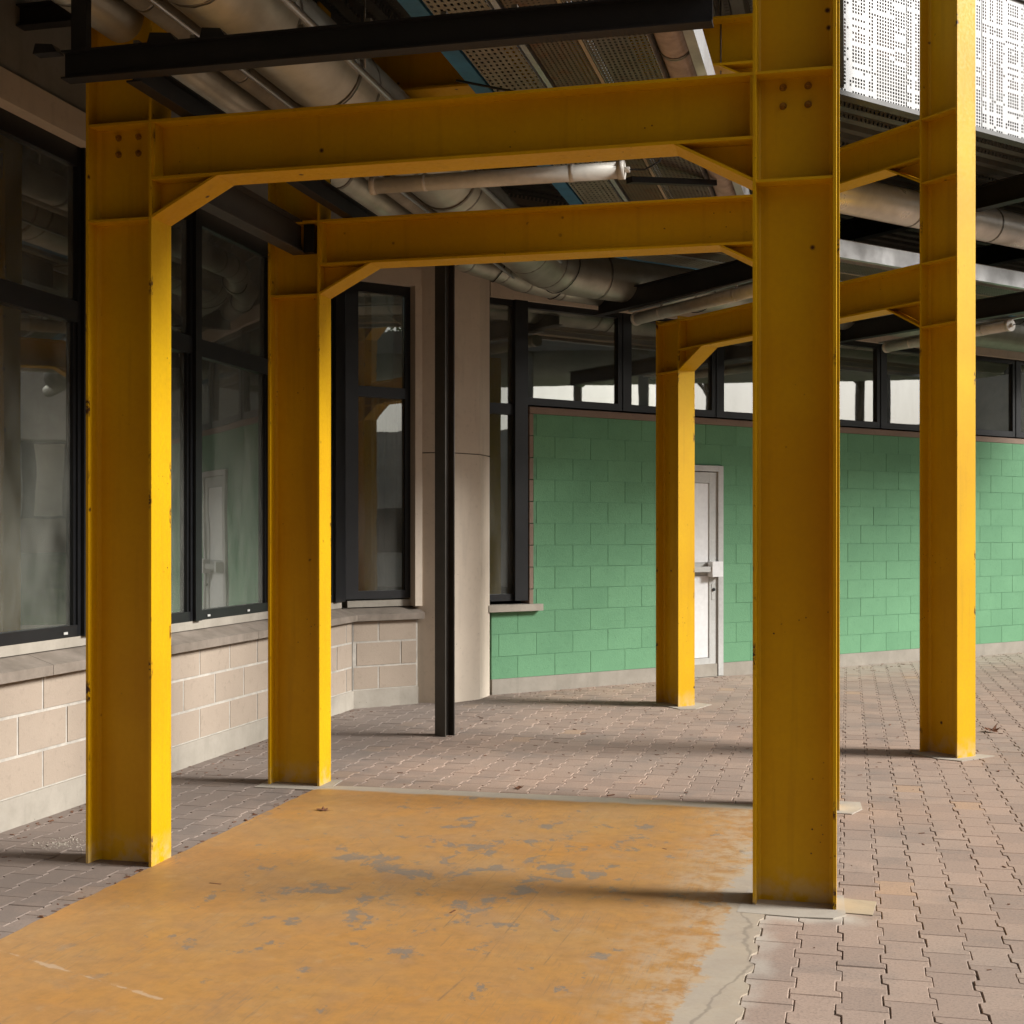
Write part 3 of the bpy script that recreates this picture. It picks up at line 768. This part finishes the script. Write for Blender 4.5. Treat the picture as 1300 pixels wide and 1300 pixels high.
def duct(name, label, pth, r, mat, dists, n=24, sq=(1, 1), seams=True, cat='duct'):
    o = MB().tube(pth, r, n, squash=sq).build(name, mat); tag(o, label, cat, 'ducts and pipes under the roof')
    bands(o, pth, r * 1.012, dists, sq=sq)
    return o
p1 = soften(run(-3.31, 4.165, -1, 3.2), .3)
p1 = [Vector((-3.47, -1, 4.13)), Vector((-3.47, 11.25, 4.13)), Vector((-3.45, 11.5, 4.13)), Vector((-3.37, 11.75, 4.12)), Vector((-3.22, 11.98, 4.10)), G(-1.75, .42, 4.09), G(-1.2, .30, 4.08), G(-.35, .27, 4.07)]
duct('pipe', 'leftmost clad pipe, passing above the left columns and elbowing along the strip windows', p1, .115, 'clad', (6.35, 7.0, 8.3, 9.6, 10.9, 12.1, 12.35, 12.6, 13.1, 13.6, 14.1), cat='pipe')
p2 = [Vector((-3.235, -1, 4.13)), Vector((-3.235, 11.0, 4.13)), Vector((-3.1, 11.4, 4.13)), G(-1.85, .75, 4.2), G(7, .75, 4.2)]
duct('pipe', 'slimmer clad pipe squeezed between the leftmost pipe and the big duct', p2, .065, 'wrap', (6.6, 7.6, 8.7, 9.8, 11.2), 18, cat='pipe')
p3 = soften(run(-2.815, 4.16, -1, 9), .5)
D1 = duct('duct', 'broadest clad duct, resting on the black beam beside the blue tray', p3, .232, 'clad', (6.3, 6.95, 8.05, 9.15, 10.2, 12.4, 13.1, 13.9, 15.0), 28, (1, .98))
b = MB()
for e in (-.30, .285): 
    pp = [p + Vector((0, 0, -.27)) for p in p3]
MB().tube([p + Vector((-.215, 0, -.17)) for p in p3[:2]], .012, 8).build('seam_strip', 'galv', D1)
MB().tube([p + Vector((.235, 0, -.04)) for p in p3[:2]], .02, 8).build('seam_strip', 'galv', D1)
p4 = soften(run(-.905, 4.25, -1, 9), .35)
duct('pipe', 'thin pinkish wrapped pipe running beside the pale metal channel', p4, .092, 'pinkwrap', (), 18, cat='pipe')
p5 = [G(-1.0, 3.0, 4.62), G(9.5, 3.0, 4.62)]
duct('duct', 'shiny round duct passing behind the tallest yellow column at upper right', p5, .165, 'silver', (.75, 1.9, 3.05, 4.2, 5.4), 28)
p6 = [G(1.2, .55, 4.12), G(9.3, .55, 4.12)]
duct('pipe', 'pale clad pipe above the far right windows', p6, .11, 'clad', (.5, 1.2, 2.0, 3.0), 18, cat='pipe')
# saddles on the black beam under the ducts
for x_, w_ in ((-3.47, .06), (-2.90, .07), (-2.66, .06)):
    b = MB(); b.prism([(-w_, 0), (w_, 0), (w_ * .6, .035), (-w_ * .8, .045)], -.03, .03, mat=Matrix.Translation((x_ + 3.385, 0, .125)) @ Matrix.Rotation(R(90), 4, 'X'))
    b.build('saddle', 'blacksteel', bpy.data.objects['steel_beam'])
# drop rods and straps that carry the ducts
for i, (y_, xc, rr, zc, lb) in enumerate(((6.75, -2.815, .24, 4.16, 'strap and rods carrying the broadest duct above the nearest beam'), (9.0, -2.815, .24, 4.16, 'strap and rods carrying the broadest duct behind the middle frame'),
                          (6.2, -3.47, .122, 4.13, 'strap and rods carrying the leftmost pipe near the nearest column'), (8.6, -3.47, .122, 4.13, 'strap and rods carrying the leftmost pipe past the middle frame'),
                          (7.05, -.905, .098, 4.25, 'strap and rods carrying the pinkish pipe'))):
    T = thing('duct_hanger', lb, 'hanger', (xc, y_, zc), 0, 'duct hangers under the roof')
    MB().tube([(0, -.015, 0), (0, .015, 0)], rr, 24).build('strap', 'band', T)
    for sx in (-1, 1): MB().tube([(sx * (rr + .012), 0, -.02), (sx * (rr + .012), 0, 5.0 - zc)], .006, 8).build('threaded_rod', 'band', T)
for i, (pts_, rad, lb) in enumerate((([(-2.3, -1, 4.55), (-2.32, 4, 4.50), (-2.28, 7, 4.52), (-2.31, 10.5, 4.49)], .014, 'black cable bundle slung above the blue channel'),
                          ([(-3.0, 4, 4.5), (-2.2, 5.6, 4.42), (-1.2, 6.4, 4.5)], .010, 'thin black cable crossing over the trays'),
                          ([(-2.0, 6.6, 3.98), (-1.5, 6.9, 3.93), (-.95, 7.1, 3.97), (-.82, 7.3, 4.1)], .007, 'loose black cable hanging under the trays'))):
    o = MB().tube(pts_, rad, 8).build('cable', 'wire'); tag(o, lb, 'cable', 'loose cables under the roof')
b = MB(); b.box(-.03, .03, -.42, .42, -.02, .02); o = b.build('brace', 'blacksteel'); o.location = (-1.2, 9.2, 4.08); o.rotation_euler = (R(8), 0, R(-38)); tag(o, 'short dark brace slanting under the darkest tray', 'brace')
# black wire loops round the far ducts
def loop_on(pth, d, r, sq=1):
    segs = list(zip(pth, pth[1:])); left = d
    for a, c in segs:
        L = (c - a).length
        if left < L:
            u = (c - a) / L; p = a + u * left; sd_ = Vector((u.y, -u.x, 0)); pts = []
            for k in range(25):
                q = 2 * math.pi * k / 24; pts.append(p + sd_ * math.cos(q) * r + Vector((0, 0, math.sin(q) * r * sq)) + u * .03 * math.sin(q * 2 + d))
            return pts
        left -= L
for pth, d, r, sq, lb in ((p1, 13.0, .122, 1, 'wire tied round the elbow of the leftmost pipe'), (p1, 14.0, .122, 1, 'wire tied round the leftmost pipe past its elbow'), (p3, 13.35, .240, 1, 'thin wire slung round the broad duct beyond its bend'), (p3, 15.2, .240, 1, 'thin wire round the broad duct near the far black beam')):
    o = MB().tube(loop_on(pth, d, r, sq), .005, 6, False).build('wire', 'wire'); tag(o, lb, 'wire', 'wires tied round the ducts')

# cable trays, swept as channel sections with a mitre
def tray(label, x0, x1, z, hgt, mat, rail, group='cable trays under the roof', extra=None, y0=-1., s_len=9.):
    T = thing('cable_tray', label, 'cable tray', (0, 0, 0), 0, group)
    w_ = x1 - x0
    def sweep(name, prof, m, par=T):
        b = MB(); rings = []
        for st in range(3):
            ring = []
            for (x, zz) in prof:
                r_ = run(x, zz, y0, s_len); ring.append(b.bm.verts.new(r_[st]))
            rings.append(ring)
        n = len(prof)
        for a, c in zip(rings, rings[1:]):
            for j in range(n): b.bm.faces.new((a[j], a[(j + 1) % n], c[(j + 1) % n], c[j]))
        b.bm.faces.new(rings[0]); b.bm.faces.new(rings[-1][::-1])
        return b.build(name, m, par)
    # perforated floor: two flat sheets, each with its own axes for the punching
    m0 = mitre((x0 + x1) / 2, z)
    L1 = (mitre(x0, z).y + mitre(x1, z).y) / 2 - y0
    ma, mb = mitre(x0 + .002, z), mitre(x1 - .002, z)
    b = MB(); b.prism([(0, 0), (w_ - .004, 0), (w_ - .004, mb.y - y0), (0, ma.y - y0)], 0, .002); s1 = b.build('tray_floor', mat, T); s1.location = (x0 + .002, y0, z)
    b = MB(); rot = Matrix.Rotation(-(GA - R(90)), 4, 'Z')
    q = [ma, mb, mb + GD * s_len, ma + GD * s_len]; q = [rot @ (p - ma) for p in q]
    b.prism([(p.x, p.y) for p in q], 0, .002); s2 = b.build('tray_floor', mat, T); s2.location = ma; s2.rotation_euler = (0, 0, GA - R(90))
    sweep('side_rail', [(x0, z - .002), (x0 + .0018, z - .002), (x0 + .0018, z + hgt), (x0, z + hgt)], rail)
    sweep('side_rail', [(x1 - .0018, z - .002), (x1, z - .002), (x1, z + hgt), (x1 - .0018, z + hgt)], rail)
    if extra: extra(T, sweep)
    return T
tray('perforated tray next to the blue one, with wide pale bottom and dark slots', -1.985, -1.69, 4.16, .07, 'tray1', 'galv', extra=lambda T, sw: sw('cable', [(-1.95, 4.175), (-1.80, 4.175), (-1.82, 4.22), (-1.93, 4.22)], 'wire'))
tray('rust speckled perforated tray in the middle of the row of trays', -1.62, -1.365, 4.16, .07, 'tray2', 'tray2', extra=lambda T, sw: sw('cable', [(-1.62, 4.175), (-1.45, 4.175), (-1.47, 4.22), (-1.60, 4.22)], 'wire'))
tray('darkest perforated tray, between the rusty tray and the pinkish pipe', -1.335, -1.005, 4.16, .10, 'tray3', 'galv', extra=lambda T, sw: sw('cable', [(-1.3, 4.175), (-1.12, 4.175), (-1.14, 4.22), (-1.28, 4.22)], 'wire'))
def swept(prof, y0=-1., s_len=9.):
    b = MB(); rings = [[b.bm.verts.new(run(x, zz, y0, s_len)[st]) for x, zz in prof] for st in range(3)]
    n = len(prof)
    for a, c in zip(rings, rings[1:]):
        for j in range(n): b.bm.faces.new((a[j], a[(j + 1) % n], c[(j + 1) % n], c[j]))
    b.bm.faces.new(rings[0]); b.bm.faces.new(rings[-1][::-1]); return b
o = swept([(-2.12, 4.18), (-2.02, 4.18), (-2.02, 4.21), (-2.117, 4.28), (-2.12, 4.28)]).build('cable_tray', 'blue'); tag(o, 'narrow blue painted cable channel beside the broadest duct', 'cable tray', 'cable trays under the roof')
o = swept([(-1.675, 4.16), (-1.645, 4.16), (-1.645, 4.21), (-1.675, 4.21)]).build('conduit', 'galv'); tag(o, 'bluish metal conduit between the pale tray and the rusty tray', 'conduit', 'conduits under the roof')
o = swept([(-1.36, 4.155), (-1.34, 4.155), (-1.34, 4.18), (-1.36, 4.18)]).build('conduit', 'sandy'); tag(o, 'yellowish conduit between the rusty tray and the darkest tray', 'conduit', 'conduits under the roof')
o = swept([(-.81, 4.13), (-.755, 4.13), (-.755, 4.29), (-.759, 4.29), (-.759, 4.134), (-.81, 4.134)]).build('channel', 'galv'); tag(o, 'pale folded metal channel at the outer edge of the services', 'channel')
# trapeze hangers
for i, (y_, lb) in enumerate(((7.88, 'hanger bar under the trays above the middle yellow beam'), (11.0, 'hanger bar under the trays behind the middle frame'), (5.62, 'hanger bar under the trays above the nearest yellow beam'))):
    T = thing('tray_hanger', lb, 'hanger', (0, y_, 0), 0, 'hanger bars of the cable trays')
    MB().box(-2.18, -.72, -.02, .02, 4.115, 4.13).bev(.002).build('cross_bar', 'band', T)
    for x_ in (-2.16, -.74): MB().tube([(x_, 0, 4.16), (x_, 0, 5.0)], .005, 8).build('threaded_rod', 'band', T)
# thin drop rods at the right
for s_, o_, lb in ((1.25, 2.0, 'thin black rod hanging from the joist before the pale wall'), (2.75, 2.0, 'thin black rod hanging right of the tallest column')):
    o = MB().tube([G(s_, o_, 4.2), G(s_, o_, 4.98)], .006, 8).build('drop_rod', 'wire'); tag(o, lb, 'rod', 'thin black drop rods')

# ------------------------------------------------------------------ light tubes
def light(label, a, c, r, rail_dz=.12):
    a, c = Vector(a), Vector(c); L = (c - a).length
    T = thing('tube_light', label, 'light', a, math.atan2((c - a).y, (c - a).x), 'unlit tube lights under the roof')
    MB().tube([(.03, 0, 0), (L - .03, 0, 0)], r, 24).build('diffuser', 'tube', T)
    for x0, x1 in ((0, .035), (L - .035, L)):
        MB().tube([(x0, 0, 0), (x1, 0, 0)], r * 1.12, 24).build('end_cap', 'cap', T)
    for x in (L * .22, L * .80):
        b = MB(); b.tube([(x - .012, 0, 0), (x + .012, 0, 0)], r * 1.05, 20); b.box(x - .012, x + .012, -.006, .006, r, rail_dz); b.build('bracket', 'cap', T)
    MB().tube([(L + .0, 0, 0), (L + .03, 0, 0)], r * .35, 12).build('cable_gland', 'cap', T)
    b = MB(); b.box(-.1, L + .3, -.02, .02, rail_dz, rail_dz + .02); b.build('rail', 'galv', T)
    b = MB(); b.tube([(L + .03, 0, 0), (L + .12, 0, -.005), (L + .2, .01, .04), (L + .24, .01, .14)], .005, 6); b.build('cable', 'wire', T)
    return T
import math as _m
def on_plane_y(px, py, y):
    u = (px - 686.18) / 1669.24; v = (678.82 - py) / 1669.24; th = -.23
    rx = math.cos(th) * u + math.sin(th); ry = -math.sin(th) * u + math.cos(th); t = y / ry
    return Vector((rx * t, y, 1.6 + v * t))
light('unlit tube light just behind the nearest yellow beam', on_plane_y(471, 236, 7.45), on_plane_y(793, 216, 7.45), .048)
light('unlit tube light slung under the far black beam, over the far left column', (-2.07, 13.03, 3.76), (-.70, 11.62, 3.76), .06, .085)
light('unlit tube light at far right, its round end cap showing beside the tallest column', (.42, 15.53, 3.74), (1.62, 14.16, 3.74), .055, .055)

# ------------------------------------------------------------------ roof
def deck(poly, origin, ang, label_unused, z=4.98, pitch=.19):
    """ribbed sheet: ribs run along local x, stacked along local y"""
    cs = math.cos(ang); sn = math.sin(ang)
    pl = [((x - origin[0]) * cs + (y - origin[1]) * sn, -(x - origin[0]) * sn + (y - origin[1]) * cs) for x, y in poly]
    y0 = min(p[1] for p in pl); y1 = max(p[1] for p in pl)
    def span(yy):
        xs_ = []
        for (ax, ay), (bx, by) in zip(pl, pl[1:] + pl[:1]):
            if (ay <= yy < by) or (by <= yy < ay): xs_.append(ax + (bx - ax) * (yy - ay) / (by - ay))
        return (min(xs_), max(xs_)) if len(xs_) >= 2 else None
    b = MB(); y = y0 + .001
    while y < y1 - pitch:
        prof = [(0, 0), (.08, 0), (.105, .07), (.165, .07), (.19, 0)]
        for k in range(4):
            (ya, za), (yb, zb) = prof[k], prof[k + 1]
            sa, sb = span(y + ya), span(min(y + yb, y1 - .001))
            if not sa or not sb: continue
            v = [b.bm.verts.new(p) for p in ((sa[0], y + ya, za), (sa[1], y + ya, za), (sb[1], y + yb, zb), (sb[0], y + yb, zb))]
            f = b.bm.faces.new(v); f.material_index = 0 if k in (0,) else 1
            if f.normal.z > 0: f.normal_flip()
        y += pitch
    me = bpy.data.meshes.new('deck_sheet'); b.bm.to_mesh(me); b.bm.free(); me.materials.append(M['deckweb']); me.materials.append(M['deckdark'])
    o = link('deck_sheet', me, ROOF); o.location = (origin[0], origin[1], z); o.rotation_euler = (0, 0, ang); return o
ROOF = bpy.data.objects.new('ceiling', None); COL.objects.link(ROOF); struct(ROOF)
EX = -.08
C0 = (EX, 10.185)                                # where the outer edge of the roof turns
ea, eb_ = GD.x, GD.y
C1 = (EX + ea * 9.5, 10.185 + eb_ * 9.5)
wl0 = G(-1.9, 0); wl1 = G(9.5, 0)
deck([(-4.6, -7), (EX, -7), (EX, 9.2), (-4.6, 11.2)], (-4.6, -7), R(90), '')
deck([(EX, 9.2), C0, C1, (wl1.x, wl1.y), (wl0.x, wl0.y), (-4.6, 11.2)], (C0[0], C0[1]), GA, '')
b = MB(); b.prism([(-4.7, -7), (EX + .02, -7), (EX + .02, 10.18), C1, (wl1.x - 4, wl1.y + 4), (-4.7, 16)], 5.09, 5.3); b.build('roof_slab', 'wallconc', ROOF)
# edge angle
b = MB(); b.box(-.95, 9.5, -.05, .02, 4.90, 4.975); ea_ = b.build('edge_angle', 'rib', ROOF); ea_.location = (C0[0], C0[1], 0); ea_.rotation_euler = (0, 0, GA)
b = MB(); b.box(EX, EX + .05, -7, 10.2, 4.96, 5.3); b.build('edge_angle', 'rib', ROOF)
# perforated white parapet screen with its dark cap
SC = thing('perforated_screen', 'white perforated metal parapet screen hung above the roof edge', 'screen', (C0[0] + GN.x * .07, C0[1] + GN.y * .07, 0), GA)
seams = [-.25, .62, 1.46, 1.485, 2.5, 3.45, 4.4, 5.35, 6.3, 7.25, 8.2]
seams = [-.95, -.25, .70, 1.62, 2.56, 3.5, 4.44, 5.38, 6.32, 7.26, 8.2, 9.14]
for a, c in zip(seams, seams[1:]):
    b = MB(); b.box(0, c - a - .012, 0, 1.16, -.0015, .0015)
    o = b.build('panel', 'screen', SC); o.location = (a, 0, 4.93); o.rotation_euler = (R(90), 0, 0)
    MB().box(a - .012, a + .002, .006, .05, 4.93, 6.09).build('stud', 'galv', SC)
MB().box(-.95, 9.3, -.03, .06, 6.09, 6.16).build('cap_rail', 'rib', SC)
MB().box(-.95, 9.3, -.02, .05, 4.895, 4.93).build('bottom_rail', 'rib', SC)
# storey behind and above the screen
b = MB(); b.box(-.9, 9.5, .9, 1.1, 5.3, 8.2); b.box(-.9, 9.5, -.05, 1.1, 6.75, 6.95)
o = b.build('upper_storey', 'darkbrick'); o.location = (C0[0], C0[1], 0); o.rotation_euler = (0, 0, GA); tag(o, 'dark upper storey set back behind the perforated screen', 'building')

# ------------------------------------------------------------------ rooms behind the glass
ROOM = bpy.data.objects.new('interior', None); COL.objects.link(ROOM); struct(ROOM)
MB().box(-10.5, -4.72, -6, 11.3, -.1, .1).build('room_floor', 'infloor', ROOM)
MB().box(-10.6, -10.4, -6, 13, .1, 4.2).build('room_wall', 'inwall', ROOM)
MB().box(-10.5, -4.72, -6, 12, 4.15, 4.3).build('room_ceiling', 'inwall', ROOM)
b = MB(); b.box(-10.5, -4.9, 12.9, 13.1, .1, 4.2); b.build('room_wall', 'inwall', ROOM)
MB().box(-7.2, -7.0, 8.5, 13, .1, 4.2).build('room_wall', 'inwall', ROOM)
o = MB().box(-1.85, 9.3, .3, 5, -.1, .1).build('room_floor', 'infloor', ROOM); o.location = GO; o.rotation_euler = (0, 0, GA)
o = MB().box(-1.85, 9.3, 4.9, 5, .1, 4.6).build('room_wall', 'inwall', ROOM); o.location = GO; o.rotation_euler = (0, 0, GA)
o = MB().box(-1.85, 9.3, .3, 5, 4.4, 4.6).build('room_ceiling', 'inwall', ROOM); o.location = GO; o.rotation_euler = (0, 0, GA)
o = MB().box(-1.95, -1.85, .3, 5, .1, 4.6).build('room_wall', 'inwall', ROOM); o.location = GO; o.rotation_euler = (0, 0, GA)
# curtain gathered behind the bay window
b = MB(); n = 26; v0 = []; v1 = []
for i in range(n):
    x = .36 + .24 * i / (n - 1); y = .26 + .022 * math.sin(i * 1.9)
    v0.append(b.bm.verts.new((x, y, 1.0))); v1.append(b.bm.verts.new((x - .02 * math.sin(i), y, 2.9)))
for i in range(n - 1): b.bm.faces.new((v0[i], v0[i + 1], v1[i + 1], v1[i]))
o = b.build('curtain', 'curtain'); o.location = BW.location; o.rotation_euler = (0, 0, BA); tag(o, 'pale curtain gathered behind the bay window glass', 'curtain')
md = o.modifiers.new('t', 'SOLIDIFY'); md.thickness = .004

# ------------------------------------------------------------------ the court that the windows mirror
MB().box(8.8, 24, -20, 40, -.058, -.02).build('courtyard', 'asphalt')['kind'] = 'structure'
PV = thing('pavilion', 'long pale low building across the court with a raised dark roof slab', 'building', (24, -14, 0))
MB().box(0, 8, 0, 44, -.1, 4.9).build('wall', 'roofwhite', PV)
MB().box(-.6, 9, -.5, 44.5, 7.25, 7.95).build('roof', 'wallconc', PV)
for k in range(12):
    MB().box(-.3, .0, 3.6 * k + 1, 3.6 * k + 1.3, 4.9, 7.25).build('post', 'wallconc', PV)
    wf = MB().box(-.05, -.001, 3.6 * k + 1.8, 3.6 * k + 3.6, 1.0, 2.4).build('window', 'black', PV)
BB = thing('rear_light_blocker', 'brown block building added behind the viewer to block sky light', 'building', (-4.4, -9.2, 0))  # unseen mass, added to cut the fill on camera-facing steel
MB().box(0, 20, -6, 0, -.1, 11).build('wall', 'darkbrick', BB)
for k in range(5): MB().box(1.5 + 3.6 * k, 3.6 + 3.6 * k, -.001, .05, 1.0, 2.6).build('window', 'black', BB)
HB = thing('annex_building', 'cream building with a deep white parapet standing on a grass bank', 'building', (8.3, 25.5, 0), R(-35.2))
MB().box(-6, 8, 0, 6, -.1, 1.95).build('wall', 'block', HB)
MB().box(-6, 8, .12, 6, 1.95, 3.65).build('window_recess', 'black', HB)
MB().box(-6.2, 8.2, -.7, 6, 3.65, 5.1).build('parapet', 'roofwhite', HB)
for k in range(9):
    x_ = -5.8 + 1.5 * k
    MB().box(x_, x_ + .35, .03, .11, 2.0, 3.6).build('window', 'roofwhite', HB); MB().box(x_ + .62, x_ + 1.22, .03, .11, 2.0, 3.6).build('window', 'roofwhite', HB)
for k in range(4):
    MB().box(-5.2 + 3.9 * k, -4.8 + 3.9 * k, -.5, -.1, -.1, 3.65).build('pier', 'cream', HB)
b = MB(); b.prism([(-6, -.06), (0, -.06), (0, 1.2), (-1.5, 1.15)], -9, 12, mat=Matrix(((0, 0, 1, 0), (1, 0, 0, 0), (0, 1, 0, 0), (0, 0, 0, 1)))); o = b.build('grass_bank', 'grass'); struct(o); o.location = HB.location; o.rotation_euler = (0, 0, R(-35.2))
def tree(x, y, h, label, seed):
    rg = random.Random(seed); T = thing('broadleaf_tree', label, 'tree', (x, y, -.06), 0, 'trees beyond the pavilion')
    b = MB(); b.tube([(0, 0, 0), (.1, .05, h * .35), (.0, .1, h * .7)], .18, 9)
    for k in range(7):
        a = rg.uniform(0, 6.28); b.tube([(0, .08, h * (.66 + .02 * k)), (math.cos(a) * 1.6, math.sin(a) * 1.6, h * (.82 + .02 * k))], .06, 6)
    b.build('trunk', 'bark', T)
    b = MB(); cl = [(rg.gauss(0, 1.5), rg.gauss(0, 1.5), rg.uniform(h * .80, h * 1.05), rg.uniform(.7, 1.3)) for _ in range(26)]
    for i in range(1500):
        c = rg.choice(cl); d = Vector((rg.gauss(0, 1), rg.gauss(0, 1), rg.gauss(0, .8))).normalized() * c[3] * rg.uniform(.6, 1)
        p = Vector(c[:3]) + d; s_ = rg.uniform(.09, .2); a = Vector((rg.gauss(0, 1), rg.gauss(0, 1), rg.gauss(0, 1))).normalized(); e = a.orthogonal().normalized()
        b.bm.faces.new([b.bm.verts.new(p + a * s_), b.bm.verts.new(p + e * s_ * .6), b.bm.verts.new(p - a * s_), b.bm.verts.new(p - e * s_ * .6)])
    o = b.build('crown', 'foliage', T); o['kind'] = 'stuff'
words = ('leftmost', 'second', 'third', 'fourth', 'fifth', 'sixth', 'last')
for i, (x, y, h) in enumerate(((37, -8, 10.5), (38, -3, 11.5), (36.5, 3, 10.8), (38, 8.5, 11.8), (37, 14, 10.4), (38, 20, 11.3), (36, 26, 10.6))):
    tree(x, y, h, f'{words[i]} leafy tree of the row beyond the pavilion roof', 30 + i)

# ------------------------------------------------------------------ dry leaves on the ground
def dry_leaf(x, y, s_, rz, label, curl=.5):
    b = MB(); pts = []
    out = [(0, -1), (.25, -.55), (.7, -.6), (.5, -.15), (.95, .15), (.4, .3), (.3, .75), (0, 1), (-.3, .7), (-.45, .25), (-.9, .1), (-.45, -.2), (-.6, -.6), (-.2, -.5)]
    c = b.bm.verts.new((0, 0, .1 * curl))
    vs_ = [b.bm.verts.new((px_, py_, curl * (px_ * px_ * .7 + .25 * abs(py_) * random.random()))) for px_, py_ in out]
    for i in range(len(vs_)): b.bm.faces.new((c, vs_[i], vs_[(i + 1) % len(vs_)]))
    b.tube([(0, -1, .05), (.1, -1.5, .1)], .04, 5)
    for v in b.bm.verts: v.co *= s_
    o = b.build('dry_leaf', 'leaf'); o.location = (x, y, .006); o.rotation_euler = (.1, -.08, rz); md = o.modifiers.new('t', 'SOLIDIFY'); md.thickness = .0012
    tag(o, label, 'leaf', 'dry leaves on the ground')
dry_leaf(1.13, 11.2, .075, .7, 'large curled brown leaf on the pavers right of the tallest column', 1.1)
dry_leaf(-2.96, 7.12, .04, 1.8, 'small brown leaf on the painted slab near its left edge')
dry_leaf(-2.02, 8.03, .035, .2, 'small brown leaf on the pavers behind the painted slab')
b = MB(); rg = random.Random(5)
for i in range(900):
    k = rg.random()
    if k < .35: s_ = rg.uniform(-1.8, 7); p = G(s_, abs(rg.gauss(0, .35)) + .03)
    elif k < .5: p = Vector((-4.43 + abs(rg.gauss(0, .15)), rg.uniform(5, 11.3), 0))
    elif k < .75: p = Vector((rg.uniform(-3.3, .5), rg.uniform(7.9, 12.3), 0))
    elif k < .85: p = Vector((-3.27 + rg.gauss(0, .03), rg.uniform(4.4, 7.8), 0))
    else: p = Vector((rg.uniform(-3.2, 2), rg.uniform(4, 12), 0))
    h = rg.uniform(.0025, .006) * (1.5 if rg.random() < .1 else 1); a = rg.uniform(0, 3.14); L = h * rg.uniform(1, 3.5)
    b.box(-L, L, -h * .6, h * .6, 0, h * .5, Matrix.Translation((p.x, p.y, .001)) @ Matrix.Rotation(a, 4, 'Z'))
o = b.build('leaf_litter', 'leaf'); tag(o, 'scattered twigs and dirt crumbs on the paving', 'litter'); o['kind'] = 'stuff'
